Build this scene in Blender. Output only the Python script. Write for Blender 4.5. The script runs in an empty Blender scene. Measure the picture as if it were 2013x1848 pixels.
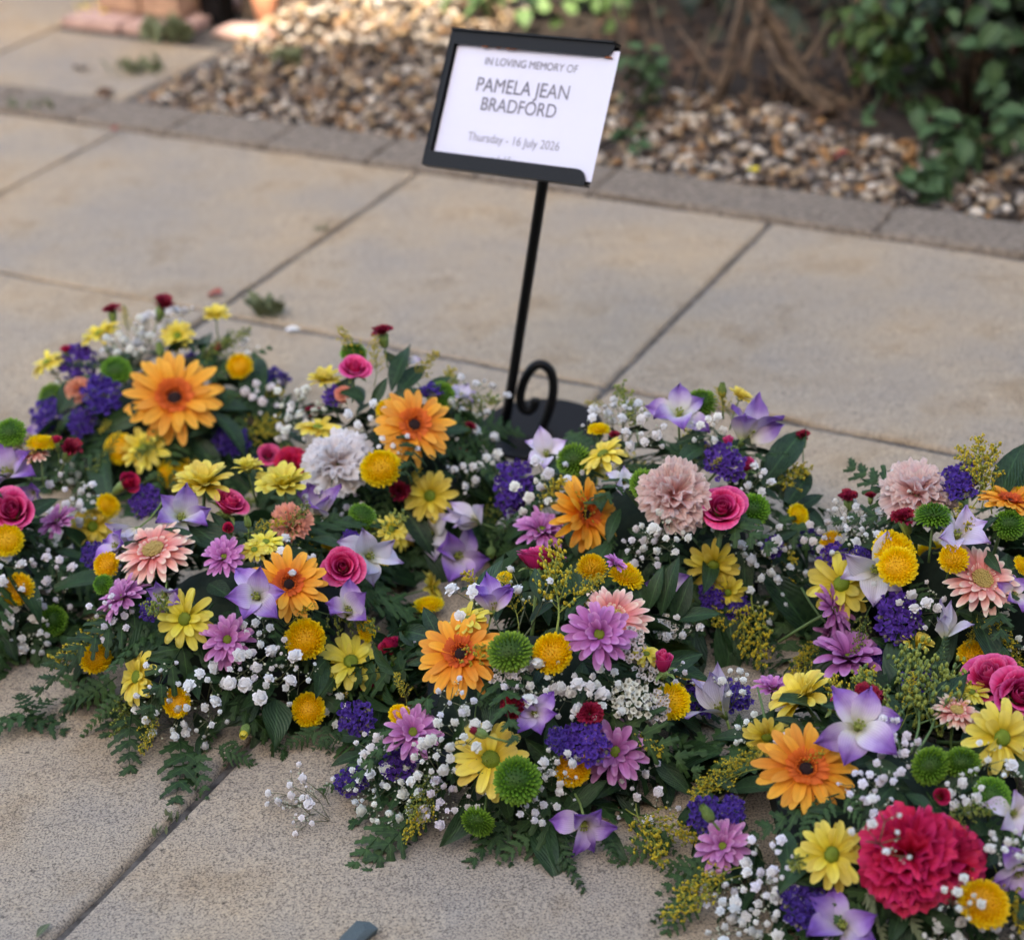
import bpy, math, random
from mathutils import Vector, Matrix, Quaternion
random.seed(7)
PI = math.pi
scene = bpy.context.scene
col = scene.collection

# ------------------------------------------------------------------ camera
CAM_H, FPX, CX, CY = 1.1, 3742.0, 1006.5, 924.0
_p, _a = math.radians(29.5), math.atan(.055)
_fw = Vector((0, math.cos(_p), -math.sin(_p)))
_r = Vector((1, 0, 0)); _u = _r.cross(_fw)
CR = _r*math.cos(_a) - _u*math.sin(_a)
CU = _r*math.sin(_a) + _u*math.cos(_a)
CF = _fw
CP = Vector((0, 0, CAM_H))
cam = bpy.data.cameras.new('camera')
cam.sensor_fit = 'HORIZONTAL'; cam.sensor_width = 36.0
cam.lens = 36.0*FPX/2013.0
cam.clip_start = .02; cam.clip_end = 400
cam.dof.use_dof = True
cam.dof.focus_distance = 1.72
cam.dof.aperture_fstop = 4.0
cam_o = bpy.data.objects.new('camera', cam); col.objects.link(cam_o)
cam_o.matrix_world = Matrix(((CR.x, CU.x, -CF.x, CP.x), (CR.y, CU.y, -CF.y, CP.y), (CR.z, CU.z, -CF.z, CP.z), (0, 0, 0, 1)))
scene.camera = cam_o

# ------------------------------------------------------------------ sky, sun, exposure
SUN_EL, SUN_AZ = math.radians(33), math.radians(196)     # azimuth of the sun, clockwise from +Y
w = bpy.data.worlds.new('World'); scene.world = w; w.use_nodes = True
wn = w.node_tree.nodes; wl = w.node_tree.links
sky = wn.new('ShaderNodeTexSky'); sky.sky_type = 'NISHITA'; sky.sun_disc = False
sky.sun_elevation = SUN_EL; sky.sun_rotation = SUN_AZ
sky.air_density = 1.0; sky.dust_density = 4.0; sky.ozone_density = 1.0
bg = wn['Background']; bg.inputs['Strength'].default_value = .15
wl.new(sky.outputs[0], bg.inputs['Color'])
sun = bpy.data.lights.new('sun', 'SUN'); sun.energy = 3.2; sun.angle = math.radians(.6); sun.color = (1, .93, .82)
sun_o = bpy.data.objects.new('sun', sun); col.objects.link(sun_o)
sun_dir = Vector((math.sin(SUN_AZ)*math.cos(SUN_EL), math.cos(SUN_AZ)*math.cos(SUN_EL), math.sin(SUN_EL)))
sun_o.rotation_euler = sun_dir.to_track_quat('Z', 'Y').to_euler()
scene.view_settings.view_transform = 'Standard'; scene.view_settings.look = 'None'
scene.view_settings.exposure = 2.2; scene.view_settings.gamma = 1.0
scene.cycles.max_bounces = 4; scene.cycles.diffuse_bounces = 3; scene.cycles.glossy_bounces = 2; scene.cycles.transmission_bounces = 2; scene.cycles.caustics_reflective = False; scene.cycles.caustics_refractive = False
scene.cycles.use_denoising = True
scene.view_settings.use_white_balance = True; scene.view_settings.white_balance_temperature = 7150; scene.view_settings.white_balance_tint = 10

# ------------------------------------------------------------------ helpers
def lin(r, g, b):
    def f(c):
        c /= 255.0
        return c/12.92 if c <= .04045 else ((c+.055)/1.055)**2.4
    return (f(r), f(g), f(b), 1.0)
def ray(u, v): return CF + CR*((u-CX)/FPX) - CU*((v-CY)/FPX)
def ground(u, v, z=0.0):
    d = ray(u, v); return CP + d*((z-CAM_H)/d.z)
def atY(u, v, Y):
    d = ray(u, v); return CP + d*(Y/d.y)
E1 = Vector((.875, -.484, 0)).normalized(); E2 = Vector((.484, .875, 0)).normalized()
def pe(a, b, z=0.0): return E1*a + E2*b + Vector((0, 0, z))
ROTE = math.atan2(E1.y, E1.x)
def rnd(a, b): return random.uniform(a, b)

class MB:
    def __init__(s): s.v = []; s.f = []; s.uv = []; s.m = []; s.r = []
    def vert(s, p, uv=(0, 0), r=0.0):
        s.v.append((p[0], p[1], p[2])); s.uv.append(uv); s.r.append(r); return len(s.v)-1
    def face(s, idx, m=0): s.f.append(tuple(idx)); s.m.append(m)
    def grid(s, rows, m=0, uvs=None, r=0.0):
        n = len(rows); k = len(rows[0]); b = len(s.v)
        for j in range(n):
            for i in range(k):
                s.vert(rows[j][i], uvs[j][i] if uvs else (i/(k-1), j/(n-1)), r)
        for j in range(n-1):
            for i in range(k-1):
                q = b+j*k+i; s.face((q, q+1, q+k+1, q+k), m)
    def tube(s, pts, rad, n=6, m=0, cap=True):
        pts = [Vector(p) for p in pts]; K = len(pts); b = len(s.v)
        if not hasattr(rad, '__len__'): rad = [rad]*K
        a = None
        for j, p in enumerate(pts):
            t = (pts[min(j+1, K-1)]-pts[max(j-1, 0)]).normalized()
            if a is None: a = t.cross(Vector((0, 0, 1)) if abs(t.z) < .9 else Vector((1, 0, 0)))
            a = (a-t*a.dot(t)).normalized(); c = t.cross(a)
            for i in range(n):
                w_ = 2*PI*i/n
                s.vert(p + (a*math.cos(w_)+c*math.sin(w_))*rad[j], (i/n, j/(K-1)))
        for j in range(K-1):
            for i in range(n):
                q = b+j*n; s.face((q+i, q+(i+1) % n, q+n+(i+1) % n, q+n+i), m)
        if cap:
            s.face([b+i for i in range(n)][::-1], m); s.face([b+(K-1)*n+i for i in range(n)], m)
    def ball(s, c, r, seg=6, rings=4, m=0, sq=(1, 1, 1), r_=0.0):
        c = Vector(c); b = len(s.v)
        s.vert(c+Vector((0, 0, r*sq[2])), (.5, 1), r_)
        for j in range(1, rings):
            a = PI*j/rings
            for i in range(seg):
                t = 2*PI*i/seg
                s.vert(c+Vector((r*sq[0]*math.sin(a)*math.cos(t), r*sq[1]*math.sin(a)*math.sin(t), r*sq[2]*math.cos(a))), (i/seg, 1-j/rings), r_)
        e = s.vert(c-Vector((0, 0, r*sq[2])), (.5, 0), r_)
        for i in range(seg):
            s.face((b, b+1+i, b+1+(i+1) % seg), m)
            for j in range(rings-2):
                q = b+1+j*seg; s.face((q+i, q+seg+i, q+seg+(i+1) % seg, q+(i+1) % seg), m)
            q = b+1+(rings-2)*seg; s.face((q+i, e, q+(i+1) % seg), m)
    def box(s, lo, hi, m=0, M=None):
        b = len(s.v)
        for z in (lo[2], hi[2]):
            for y in (lo[1], hi[1]):
                for x in (lo[0], hi[0]):
                    p = Vector((x, y, z)); s.vert(M @ p if M else p, (x, y))
        for q in ((0, 2, 3, 1), (4, 5, 7, 6), (0, 1, 5, 4), (2, 6, 7, 3), (0, 4, 6, 2), (1, 3, 7, 5)): s.face([b+i for i in q], m)
    def add(s, o, M, r=None):
        b = len(s.v)
        for p, uv, rr in zip(o.v, o.uv, o.r): s.vert(M @ Vector(p), uv, rr if r is None else r)
        for f, m in zip(o.f, o.m): s.face([b+i for i in f], m)
    def mesh(s, name, mats, smooth=True, rattr=False):
        me = bpy.data.meshes.new(name); me.from_pydata(s.v, [], s.f)
        if not isinstance(mats, (list, tuple)): mats = [mats]
        for m in mats: me.materials.append(m)
        if len(mats) > 1: me.polygons.foreach_set('material_index', s.m)
        ul = me.uv_layers.new(name='UVMap')
        li = [0]*len(me.loops); me.loops.foreach_get('vertex_index', li)
        fl = []
        for i in li: fl += s.uv[i]
        ul.data.foreach_set('uv', fl)
        if rattr:
            a = me.attributes.new('rnd', 'FLOAT', 'POINT'); a.data.foreach_set('value', s.r)
        me.polygons.foreach_set('use_smooth', [smooth]*len(me.polygons))
        me.update(); return me

def obj(name, me, parent=None, M=None):
    o = bpy.data.objects.new(name, me); col.objects.link(o)
    if parent is not None: o.parent = parent
    if M is not None: o.matrix_basis = M
    return o
def tag(o, label=None, cat=None, group=None, kind=None):
    if label: o['label'] = label
    if cat: o['category'] = cat
    if group: o['group'] = group
    if kind: o['kind'] = kind
    return o
def empty(name, loc=(0, 0, 0)):
    o = bpy.data.objects.new(name, None); col.objects.link(o); o.location = loc; o.empty_display_size = .05; return o

# ------------------------------------------------------------------ materials
def newmat(name):
    m = bpy.data.materials.new(name); m.use_nodes = True
    return m, m.node_tree.nodes, m.node_tree.links, m.node_tree.nodes['Principled BSDF']
def nd(n, t, **k):
    o = n.new(t)
    for a, b in k.items(): setattr(o, a, b)
    return o
def ramp(n, stops, interp='LINEAR'):
    r = n.new('ShaderNodeValToRGB'); cr = r.color_ramp; cr.interpolation = interp
    while len(cr.elements) < len(stops): cr.elements.new(.5)
    for e, (p, c) in zip(cr.elements, stops): e.position = p; e.color = c
    return r
def mixc(n, l, a, b, f, mode='MIX'):
    x = n.new('ShaderNodeMix'); x.data_type = 'RGBA'; x.blend_type = mode
    for s, v in ((x.inputs[0], f), (x.inputs[6], a), (x.inputs[7], b)):
        if hasattr(v, 'is_linked') or hasattr(v, 'links'): l.new(v, s)
        else: s.default_value = v
    return x.outputs[2]

def petal_mat(name, stops, rough=.55, trans=.25, veins=14, bump=.25, var=.16, sheen=0.0, mottle=None):
    m, n, l, p = newmat(name)
    uv = n.new('ShaderNodeUVMap'); uv.uv_map = 'UVMap'
    sp = n.new('ShaderNodeSeparateXYZ'); l.new(uv.outputs[0], sp.inputs[0])
    tc = n.new('ShaderNodeTexCoord'); oi = n.new('ShaderNodeObjectInfo')
    add = n.new('ShaderNodeVectorMath'); add.operation = 'ADD'
    l.new(tc.outputs['Object'], add.inputs[0]); l.new(oi.outputs['Location'], add.inputs[1])
    nz = n.new('ShaderNodeTexNoise'); nz.inputs['Scale'].default_value = 7; nz.inputs['Detail'].default_value = 1
    l.new(add.outputs[0], nz.inputs['Vector'])
    jit = nd(n, 'ShaderNodeMath', operation='MULTIPLY_ADD'); l.new(nz.outputs[0], jit.inputs[0]); jit.inputs[1].default_value = .22; 
    sub = nd(n, 'ShaderNodeMath', operation='SUBTRACT'); l.new(sp.outputs[1], sub.inputs[0]); sub.inputs[1].default_value = .11
    l.new(sub.outputs[0], jit.inputs[2])
    r = ramp(n, stops); l.new(jit.outputs[0], r.inputs[0]); c = r.outputs[0]
    wv = n.new('ShaderNodeTexWave'); wv.wave_type = 'BANDS'; wv.bands_direction = 'X'
    wv.inputs['Scale'].default_value = veins/6.28*2; wv.inputs['Distortion'].default_value = 0; wv.inputs['Detail'].default_value = 0
    l.new(uv.outputs[0], wv.inputs['Vector'])
    dark = ramp(n, [(0, (.80, .80, .80, 1)), (.45, (1, 1, 1, 1))]); l.new(wv.outputs['Fac'], dark.inputs[0])
    c = mixc(n, l, c, dark.outputs[0], .55, 'MULTIPLY')
    c = mixc(n, l, c, oi.outputs['Color'], 1.0, 'MULTIPLY')
    w2 = n.new('ShaderNodeTexWave'); w2.bands_direction = 'X'; w2.inputs['Scale'].default_value = .55; w2.inputs['Phase Offset'].default_value = 1.2; l.new(uv.outputs[0], w2.inputs['Vector'])
    d2 = ramp(n, [(0, (.86, .84, .82, 1)), (.6, (1, 1, 1, 1))]); l.new(w2.outputs['Fac'], d2.inputs[0])
    c = mixc(n, l, c, d2.outputs[0], .5, 'MULTIPLY')
    hs = n.new('ShaderNodeHueSaturation'); l.new(c, hs.inputs['Color'])
    mr = n.new('ShaderNodeMapRange'); l.new(oi.outputs['Random'], mr.inputs[0]); mr.inputs[3].default_value = 1-var; mr.inputs[4].default_value = 1+var*.4
    l.new(mr.outputs[0], hs.inputs['Value'])
    mh = n.new('ShaderNodeMapRange'); l.new(oi.outputs['Random'], mh.inputs[0]); mh.inputs[3].default_value = .492; mh.inputs[4].default_value = .508
    l.new(mh.outputs[0], hs.inputs['Hue'])
    l.new(hs.outputs[0], p.inputs['Base Color']); p.inputs['Roughness'].default_value = rough
    p.inputs['Specular IOR Level'].default_value = .3
    bp = n.new('ShaderNodeBump'); bp.inputs['Strength'].default_value = bump; bp.inputs['Distance'].default_value = .0012
    l.new(wv.outputs['Fac'], bp.inputs['Height']); l.new(bp.outputs[0], p.inputs['Normal'])
    tr = n.new('ShaderNodeBsdfTranslucent'); l.new(hs.outputs[0], tr.inputs['Color'])
    mx = n.new('ShaderNodeMixShader'); mx.inputs[0].default_value = trans
    l.new(p.outputs[0], mx.inputs[1]); l.new(tr.outputs[0], mx.inputs[2])
    l.new(mx.outputs[0], n['Material Output'].inputs['Surface'])
    return m

def leaf_mat(name, c1, c2, rough=.42, trans=.15, rib=None, spec=.45):
    m, n, l, p = newmat(name)
    uv = n.new('ShaderNodeUVMap'); uv.uv_map = 'UVMap'
    sp = n.new('ShaderNodeSeparateXYZ'); l.new(uv.outputs[0], sp.inputs[0])
    oi = n.new('ShaderNodeObjectInfo'); tc = n.new('ShaderNodeTexCoord')
    add = nd(n, 'ShaderNodeVectorMath', operation='ADD'); l.new(tc.outputs['Object'], add.inputs[0]); l.new(oi.outputs['Location'], add.inputs[1])
    nz = n.new('ShaderNodeTexNoise'); nz.inputs['Scale'].default_value = 18; nz.inputs['Detail'].default_value = 2; l.new(add.outputs[0], nz.inputs['Vector'])
    f = nd(n, 'ShaderNodeMath', operation='MULTIPLY_ADD'); l.new(oi.outputs['Random'], f.inputs[0]); f.inputs[1].default_value = .5
    s2 = nd(n, 'ShaderNodeMath', operation='MULTIPLY_ADD'); l.new(nz.outputs[0], s2.inputs[0]); s2.inputs[1].default_value = 1.1; s2.inputs[2].default_value = -.3
    l.new(s2.outputs[0], f.inputs[2])
    r = ramp(n, [(0, c1), (1, c2)]); l.new(f.outputs[0], r.inputs[0]); c = r.outputs[0]
    d = nd(n, 'ShaderNodeMath', operation='SUBTRACT'); l.new(sp.outputs[0], d.inputs[0]); d.inputs[1].default_value = .5
    ab = nd(n, 'ShaderNodeMath', operation='ABSOLUTE'); l.new(d.outputs[0], ab.inputs[0])
    rr = ramp(n, [(0, (1, 1, 1, 1)), (.05, (0, 0, 0, 1))]); l.new(ab.outputs[0], rr.inputs[0])
    k = nd(n, 'ShaderNodeMath', operation='MULTIPLY'); l.new(rr.outputs[0], k.inputs[0]); k.inputs[1].default_value = .45
    c = mixc(n, l, c, rib or tuple(min(1, x*2.2) for x in c2[:3])+(1,), k.outputs[0])
    l.new(c, p.inputs['Base Color']); p.inputs['Roughness'].default_value = rough; p.inputs['Specular IOR Level'].default_value = spec
    wv = n.new('ShaderNodeTexWave'); wv.inputs['Scale'].default_value = 5; wv.bands_direction = 'DIAGONAL'; wv.inputs['Distortion'].default_value = 0; wv.inputs['Detail'].default_value = 0; l.new(uv.outputs[0], wv.inputs['Vector'])
    bp = n.new('ShaderNodeBump'); bp.inputs['Strength'].default_value = .25; bp.inputs['Distance'].default_value = .002; l.new(wv.outputs['Fac'], bp.inputs['Height']); l.new(bp.outputs[0], p.inputs['Normal'])
    tr = n.new('ShaderNodeBsdfTranslucent'); l.new(c, tr.inputs['Color'])
    mx = n.new('ShaderNodeMixShader'); mx.inputs[0].default_value = trans
    l.new(p.outputs[0], mx.inputs[1]); l.new(tr.outputs[0], mx.inputs[2]); l.new(mx.outputs[0], n['Material Output'].inputs['Surface'])
    return m

def plain(name, c, rough=.6, var=.15, scale=40, bump=.2, metal=0.0, spec=.5, c2=None):
    m, n, l, p = newmat(name)
    tc = n.new('ShaderNodeTexCoord'); nz = n.new('ShaderNodeTexNoise'); nz.inputs['Scale'].default_value = scale; nz.inputs['Detail'].default_value = 5
    l.new(tc.outputs['Object'], nz.inputs['Vector'])
    a = c2 or tuple(x*(1-var*2) for x in c[:3])+(1,)
    r = ramp(n, [(.3, a), (.7, c)]); l.new(nz.outputs[0], r.inputs[0]); l.new(r.outputs[0], p.inputs['Base Color'])
    p.inputs['Roughness'].default_value = rough; p.inputs['Metallic'].default_value = metal; p.inputs['Specular IOR Level'].default_value = spec
    if bump:
        bp = n.new('ShaderNodeBump'); bp.inputs['Strength'].default_value = bump; bp.inputs['Distance'].default_value = .003
        l.new(nz.outputs[0], bp.inputs['Height']); l.new(bp.outputs[0], p.inputs['Normal'])
    return m

def slab_mat():
    m, n, l, p = newmat('sandstone')
    tc = n.new('ShaderNodeTexCoord'); oi = n.new('ShaderNodeObjectInfo')
    add = nd(n, 'ShaderNodeVectorMath', operation='ADD'); l.new(tc.outputs['Object'], add.inputs[0]); l.new(oi.outputs['Location'], add.inputs[1])
    V = add.outputs[0]
    def noise(s, d=4, r=.55, vec=V):
        x = n.new('ShaderNodeTexNoise'); x.inputs['Scale'].default_value = s; x.inputs['Detail'].default_value = d; x.inputs['Roughness'].default_value = r; l.new(vec, x.inputs['Vector']); return x.outputs[0]
    big = ramp(n, [(.32, lin(160, 153, 144)), (.5, lin(172, 160, 143)), (.66, lin(184, 166, 141))]); l.new(noise(4.5, 5), big.inputs[0])
    mp = n.new('ShaderNodeMapping'); mp.inputs['Scale'].default_value = (3, 16, 3); mp.inputs['Rotation'].default_value = (0, 0, .5); l.new(V, mp.inputs['Vector'])
    rip = ramp(n, [(.3, (.90, .90, .92, 1)), (.6, (1, 1, 1, 1))]); l.new(noise(2.2, 5, .6, mp.outputs[0]), rip.inputs[0])
    c = mixc(n, l, big.outputs[0], rip.outputs[0], .7, 'MULTIPLY')
    gr = ramp(n, [(.38, (.22, .21, .22, 1)), (.50, (.88, .87, .86, 1)), (.66, (1.32, 1.26, 1.14, 1))]); l.new(noise(480, 3, .75), gr.inputs[0])
    c = mixc(n, l, c, gr.outputs[0], .85, 'MULTIPLY')
    spk = ramp(n, [(.30, (.36, .36, .38, 1)), (.36, (1, 1, 1, 1))]); l.new(noise(130, 3, .6), spk.inputs[0])
    c = mixc(n, l, c, spk.outputs[0], .85, 'MULTIPLY')
    st = ramp(n, [(.24, (.55, .56, .58, 1)), (.34, (1, 1, 1, 1))]); l.new(noise(26, 4, .65), st.inputs[0])
    c = mixc(n, l, c, st.outputs[0], .7, 'MULTIPLY')
    tv = ramp(n, [(0, (.88, .88, .90, 1)), (.5, (1, .98, .95, 1)), (1, (1.06, 1.02, .96, 1))]); l.new(oi.outputs['Random'], tv.inputs[0])
    c = mixc(n, l, c, tv.outputs[0], 1.0, 'MULTIPLY')
    blot = ramp(n, [(.54, (1, 1, 1, 1)), (.66, (.64, .61, .58, 1))]); l.new(noise(9, 5, .7), blot.inputs[0])
    c = mixc(n, l, c, blot.outputs[0], .6, 'MULTIPLY')
    l.new(c, p.inputs['Base Color']); p.inputs['Roughness'].default_value = .85; p.inputs['Specular IOR Level'].default_value = .25
    b1 = n.new('ShaderNodeBump'); b1.inputs['Strength'].default_value = .5; b1.inputs['Distance'].default_value = .0012; l.new(noise(330, 3), b1.inputs['Height'])
    b2 = n.new('ShaderNodeBump'); b2.inputs['Strength'].default_value = .5; b2.inputs['Distance'].default_value = .006; l.new(noise(22, 5), b2.inputs['Height'])
    l.new(b1.outputs[0], b2.inputs['Normal']); l.new(b2.outputs[0], p.inputs['Normal'])
    return m

def pebble_mat():
    m, n, l, p = newmat('pebble')
    a = n.new('ShaderNodeAttribute'); a.attribute_name = 'rnd'
    r = ramp(n, [(0, lin(206, 198, 186)), (.08, lin(158, 148, 136)), (.24, lin(170, 146, 114)), (.40, lin(128, 112, 97)), (.56, lin(158, 118, 74)), (.64, lin(108, 86, 66)), (.78, lin(178, 166, 150)), (.84, lin(100, 93, 88)), (1, lin(152, 130, 106))], 'CONSTANT')
    l.new(a.outputs['Fac'], r.inputs[0])
    tc = n.new('ShaderNodeTexCoord'); nz = n.new('ShaderNodeTexNoise'); nz.inputs['Scale'].default_value = 60; nz.inputs['Detail'].default_value = 4; l.new(tc.outputs['Object'], nz.inputs['Vector'])
    d = ramp(n, [(.3, (.62, .56, .5, 1)), (.65, (1.05, 1.03, 1, 1))]); l.new(nz.outputs[0], d.inputs[0])
    c = mixc(n, l, r.outputs[0], d.outputs[0], .7, 'MULTIPLY')
    l.new(c, p.inputs['Base Color']); p.inputs['Roughness'].default_value = .6
    return m

G = {}
G['slab'] = slab_mat(); G['pebble'] = pebble_mat()
G['soil'] = plain('soil', lin(66, 54, 45), .95, scale=30, bump=.8, c2=lin(36, 30, 25))
G['mortar'] = plain('mortar', lin(112, 106, 100), .95, scale=90, bump=1.0, c2=lin(52, 49, 46))
G['kerb'] = plain('kerb_concrete', lin(142, 130, 116), .95, scale=120, bump=1.0, c2=lin(92, 83, 74))
G['black'] = plain('black_powder_coat', lin(13, 14, 17), .45, scale=300, bump=.1, c2=lin(8, 9, 11), spec=.25)
G['card'] = plain('white_card', lin(216, 217, 236), .5, scale=8, bump=.02, var=.02)
G['ink'] = plain('grey_ink', lin(122, 122, 132), .8, bump=0, var=.05)
G['ink2'] = plain('pale_ink', lin(158, 158, 168), .8, bump=0, var=.05)
G['rust'] = plain('rust', lin(140, 80, 40), .9, scale=200)
G['stem'] = plain('green_stem', lin(92, 118, 62), .55, scale=60, bump=.1)
G['stem2'] = plain('thin_stem', lin(112, 118, 82), .6, scale=60, bump=0)
G['bark'] = plain('bark', lin(112, 94, 76), .95, scale=60, bump=1, c2=lin(52, 42, 34))
G['tray'] = plain('dark_tray', lin(20, 26, 22), .7)
G['foam'] = plain('wet_foam', lin(30, 46, 32), .95, scale=200)
G['brick'] = plain('pale_brick', lin(196, 160, 132), .9, scale=50, c2=lin(150, 116, 96))
G['brick2'] = plain('pink_stone', lin(205, 172, 160), .9, scale=50, c2=lin(170, 138, 126))
G['wood'] = plain('dark_timber', lin(74, 60, 50), .85, scale=20, c2=lin(44, 36, 31))
G['terracotta'] = plain('terracotta', lin(196, 132, 100), .85, scale=30)
G['sun_blocker'] = plain('blocker_brick', lin(150, 98, 78), .9, scale=8)
G['blocker_roof'] = plain('roof_tile', lin(92, 74, 68), .9, scale=10)
G['chip'] = plain('slate_chip', lin(92, 104, 104), .8, scale=90, c2=lin(62, 72, 74))
G['deadleaf'] = leaf_mat('dead_leaf', lin(52, 40, 32), lin(112, 84, 62), .85, .05)
G['redleaf'] = leaf_mat('red_leaf', lin(120, 50, 44), lin(160, 84, 70), .8, .1)

G['fern'] = leaf_mat('fern', lin(22, 44, 23), lin(66, 96, 48), .5, .16, spec=.28)
G['fernpale'] = leaf_mat('fern_underside', lin(108, 122, 88), lin(140, 150, 112), .6, .2)
G['ruscus'] = leaf_mat('ruscus', lin(18, 38, 22), lin(54, 82, 46), .42, .12, spec=.28)
G['shrub'] = leaf_mat('shrub_leaf', lin(40, 66, 40), lin(86, 114, 74), .55, .18, spec=.3)
G['shrub2'] = leaf_mat('bright_leaf', lin(46, 70, 28), lin(92, 116, 52), .5, .25)
G['ivy'] = leaf_mat('ivy_leaf', lin(60, 88, 50), lin(120, 150, 92), .5, .25)
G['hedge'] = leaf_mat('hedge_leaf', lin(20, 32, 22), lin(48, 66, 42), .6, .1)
G['weed'] = leaf_mat('weed_leaf', lin(88, 98, 70), lin(126, 134, 98), .7, .2)

OR = petal_mat('orange_petal', [(0, lin(230, 96, 18)), (.25, lin(248, 134, 24)), (.6, lin(254, 166, 44)), (1, lin(255, 184, 72))], trans=.25, veins=9)
ORC = petal_mat('orange_collar', [(0, lin(180, 60, 16)), (1, lin(238, 112, 34))], trans=.15)
DK = plain('dark_disc', lin(44, 20, 18), .9, scale=200, bump=.6)
PE = petal_mat('coral_petal', [(0, lin(226, 108, 104)), (.45, lin(236, 138, 128)), (.78, lin(246, 190, 172)), (1, lin(250, 234, 206))], trans=.2, veins=9)
TAN = petal_mat('tan_disc', [(0, lin(150, 120, 60)), (1, lin(224, 196, 116))], trans=.1)
YE = petal_mat('lemon_petal', [(0, lin(216, 186, 40)), (.3, lin(246, 222, 66)), (1, lin(252, 236, 116))], trans=.3, veins=8)
GC = petal_mat('green_disc', [(0, lin(64, 84, 14)), (1, lin(124, 142, 34))], trans=.05)
PK = petal_mat('mauve_petal', [(0, lin(150, 66, 134)), (.35, lin(192, 104, 176)), (.8, lin(212, 138, 200)), (1, lin(228, 172, 216))], trans=.22, veins=8)
BY = petal_mat('button_yellow', [(0, lin(236, 172, 0)), (.4, lin(255, 212, 6)), (1, lin(255, 230, 40))], trans=.15, veins=3, var=.06)
BG = petal_mat('button_green', [(0, lin(34, 66, 10)), (.5, lin(84, 132, 26)), (1, lin(132, 176, 52))], trans=.15, veins=3, var=.08)
RO = petal_mat('hot_pink_petal', [(0, lin(130, 10, 60)), (.55, lin(206, 30, 100)), (.85, lin(230, 56, 128)), (1, lin(244, 112, 168))], trans=.18, veins=12, bump=.1)
RD = petal_mat('dark_red_petal', [(0, lin(70, 6, 24)), (.6, lin(128, 14, 44)), (1, lin(156, 30, 62))], trans=.12, veins=12, bump=.1)
CM = petal_mat('crimson_petal', [(0, lin(140, 8, 44)), (.6, lin(196, 22, 72)), (1, lin(214, 44, 98))], trans=.15, veins=12)
CPk = petal_mat('pink_carnation_petal', [(0, lin(252, 170, 168)), (.6, lin(254, 204, 204)), (1, lin(255, 232, 232))], trans=.45, var=.05, veins=12)
CW = petal_mat('blush_petal', [(0, lin(252, 222, 208)), (.5, lin(253, 238, 232)), (1, lin(255, 250, 250))], trans=.45, var=.05, veins=12)
CPe = petal_mat('peach_carnation_petal', [(0, lin(226, 130, 100)), (1, lin(244, 172, 146))], trans=.2, veins=12)
LI = petal_mat('violet_edged_petal', [(0, lin(222, 222, 166)), (.25, lin(240, 236, 232)), (.5, lin(214, 192, 228)), (.72, lin(158, 116, 198)), (1, lin(128, 84, 178))], trans=.25, veins=12)
LW = petal_mat('pale_lilac_petal', [(0, lin(236, 232, 196)), (.35, lin(240, 236, 244)), (.75, lin(224, 212, 238)), (1, lin(180, 150, 212))], trans=.25, veins=12)
ST = petal_mat('purple_statice', [(0, lin(58, 34, 116)), (1, lin(98, 66, 176))], trans=.15, veins=4, rough=.7)
SW = petal_mat('white_statice', [(0, lin(120, 110, 80)), (.4, lin(226, 222, 214)), (1, lin(244, 242, 238))], trans=.2, veins=4, rough=.7)
SD = plain('dry_statice', lin(120, 116, 96), .9)
GW = petal_mat('gypsophila_white', [(0, lin(226, 228, 222)), (1, lin(250, 250, 252))], trans=.2, veins=4, rough=.7, var=.06)
GB = plain('gypsophila_bud', lin(206, 212, 186), .6, bump=0)
SO = plain('goldenrod_bead', lin(206, 182, 40), .7, scale=90, bump=0, c2=lin(168, 150, 30))
SG = plain('goldenrod_green', lin(150, 156, 62), .7, scale=60, bump=0, c2=lin(108, 122, 46))
CAL = leaf_mat('calyx', lin(104, 132, 66), lin(142, 166, 92), .5, .15)

# ------------------------------------------------------------------ petals and flower kinds (unit diameter, facing +Z)
PROF = {'round': [.42, .62, .82, .95, 1, .93, .74, .36], 'point': [.5, .72, .9, 1, .93, .72, .42, .04],
        'strap': [.5, .68, .83, .93, 1, 1, .92, .58], 'spoon': [.36, .48, .64, .82, .96, 1, .92, .58],
        'fan': [.14, .22, .34, .5, .68, .86, 1, 1.02], 'bell': [.46, .70, .92, 1, .92, .70, .38, .03], 'leaf': [.06, .5, .82, 1, .95, .76, .45, .03], 'ovate': [.06, .72, 1, .98, .82, .58, .30, .03]}
def petal(L, W, a0, a1, prof='round', m=4, cup=.2, rounding=.06, ruffle=0, serr=0, kr=2.5, seed=0, twist=0, notch=0):
    R = random.Random(seed); mb = MB(); pr = PROF[prof]; n = len(pr); y = z = 0.0; rows = []; uvs = []
    ph = R.uniform(0, 6); side = R.uniform(-.05, .05)
    for j in range(n):
        s = j/(n-1); th = math.radians(a0+(a1-a0)*s)
        if j: y += math.cos(th)*L/(n-1); z += math.sin(th)*L/(n-1)
        row = []; uv = []
        for i in range(m+1):
            t = 2*i/m-1; wd = W/2*pr[j]
            back = rounding*L*t*t*s**3 - notch*L*(1-abs(t))*s**8
            x = wd*t + side*L*s*s
            zz = z + cup*W*.5*t*t*pr[j] + ruffle*W*math.sin(kr*PI*t+ph+s)*s*s + twist*t*W*s
            yy = y - back*math.cos(th)
            if serr and j == n-1: yy += serr*L*(1 if i % 2 else -1)*R.uniform(.4, 1); zz += serr*L*R.uniform(-.6, .6)
            row.append((x, yy, zz)); uv.append((i/m, s))
        rows.append(row); uvs.append(uv)
    mb.grid(rows, 0, uvs); return mb
def rz(a): return Matrix.Rotation(a, 4, 'Z')
def rx(a): return Matrix.Rotation(a, 4, 'X')
def T(x, y, z): return Matrix.Translation((x, y, z))
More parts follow.
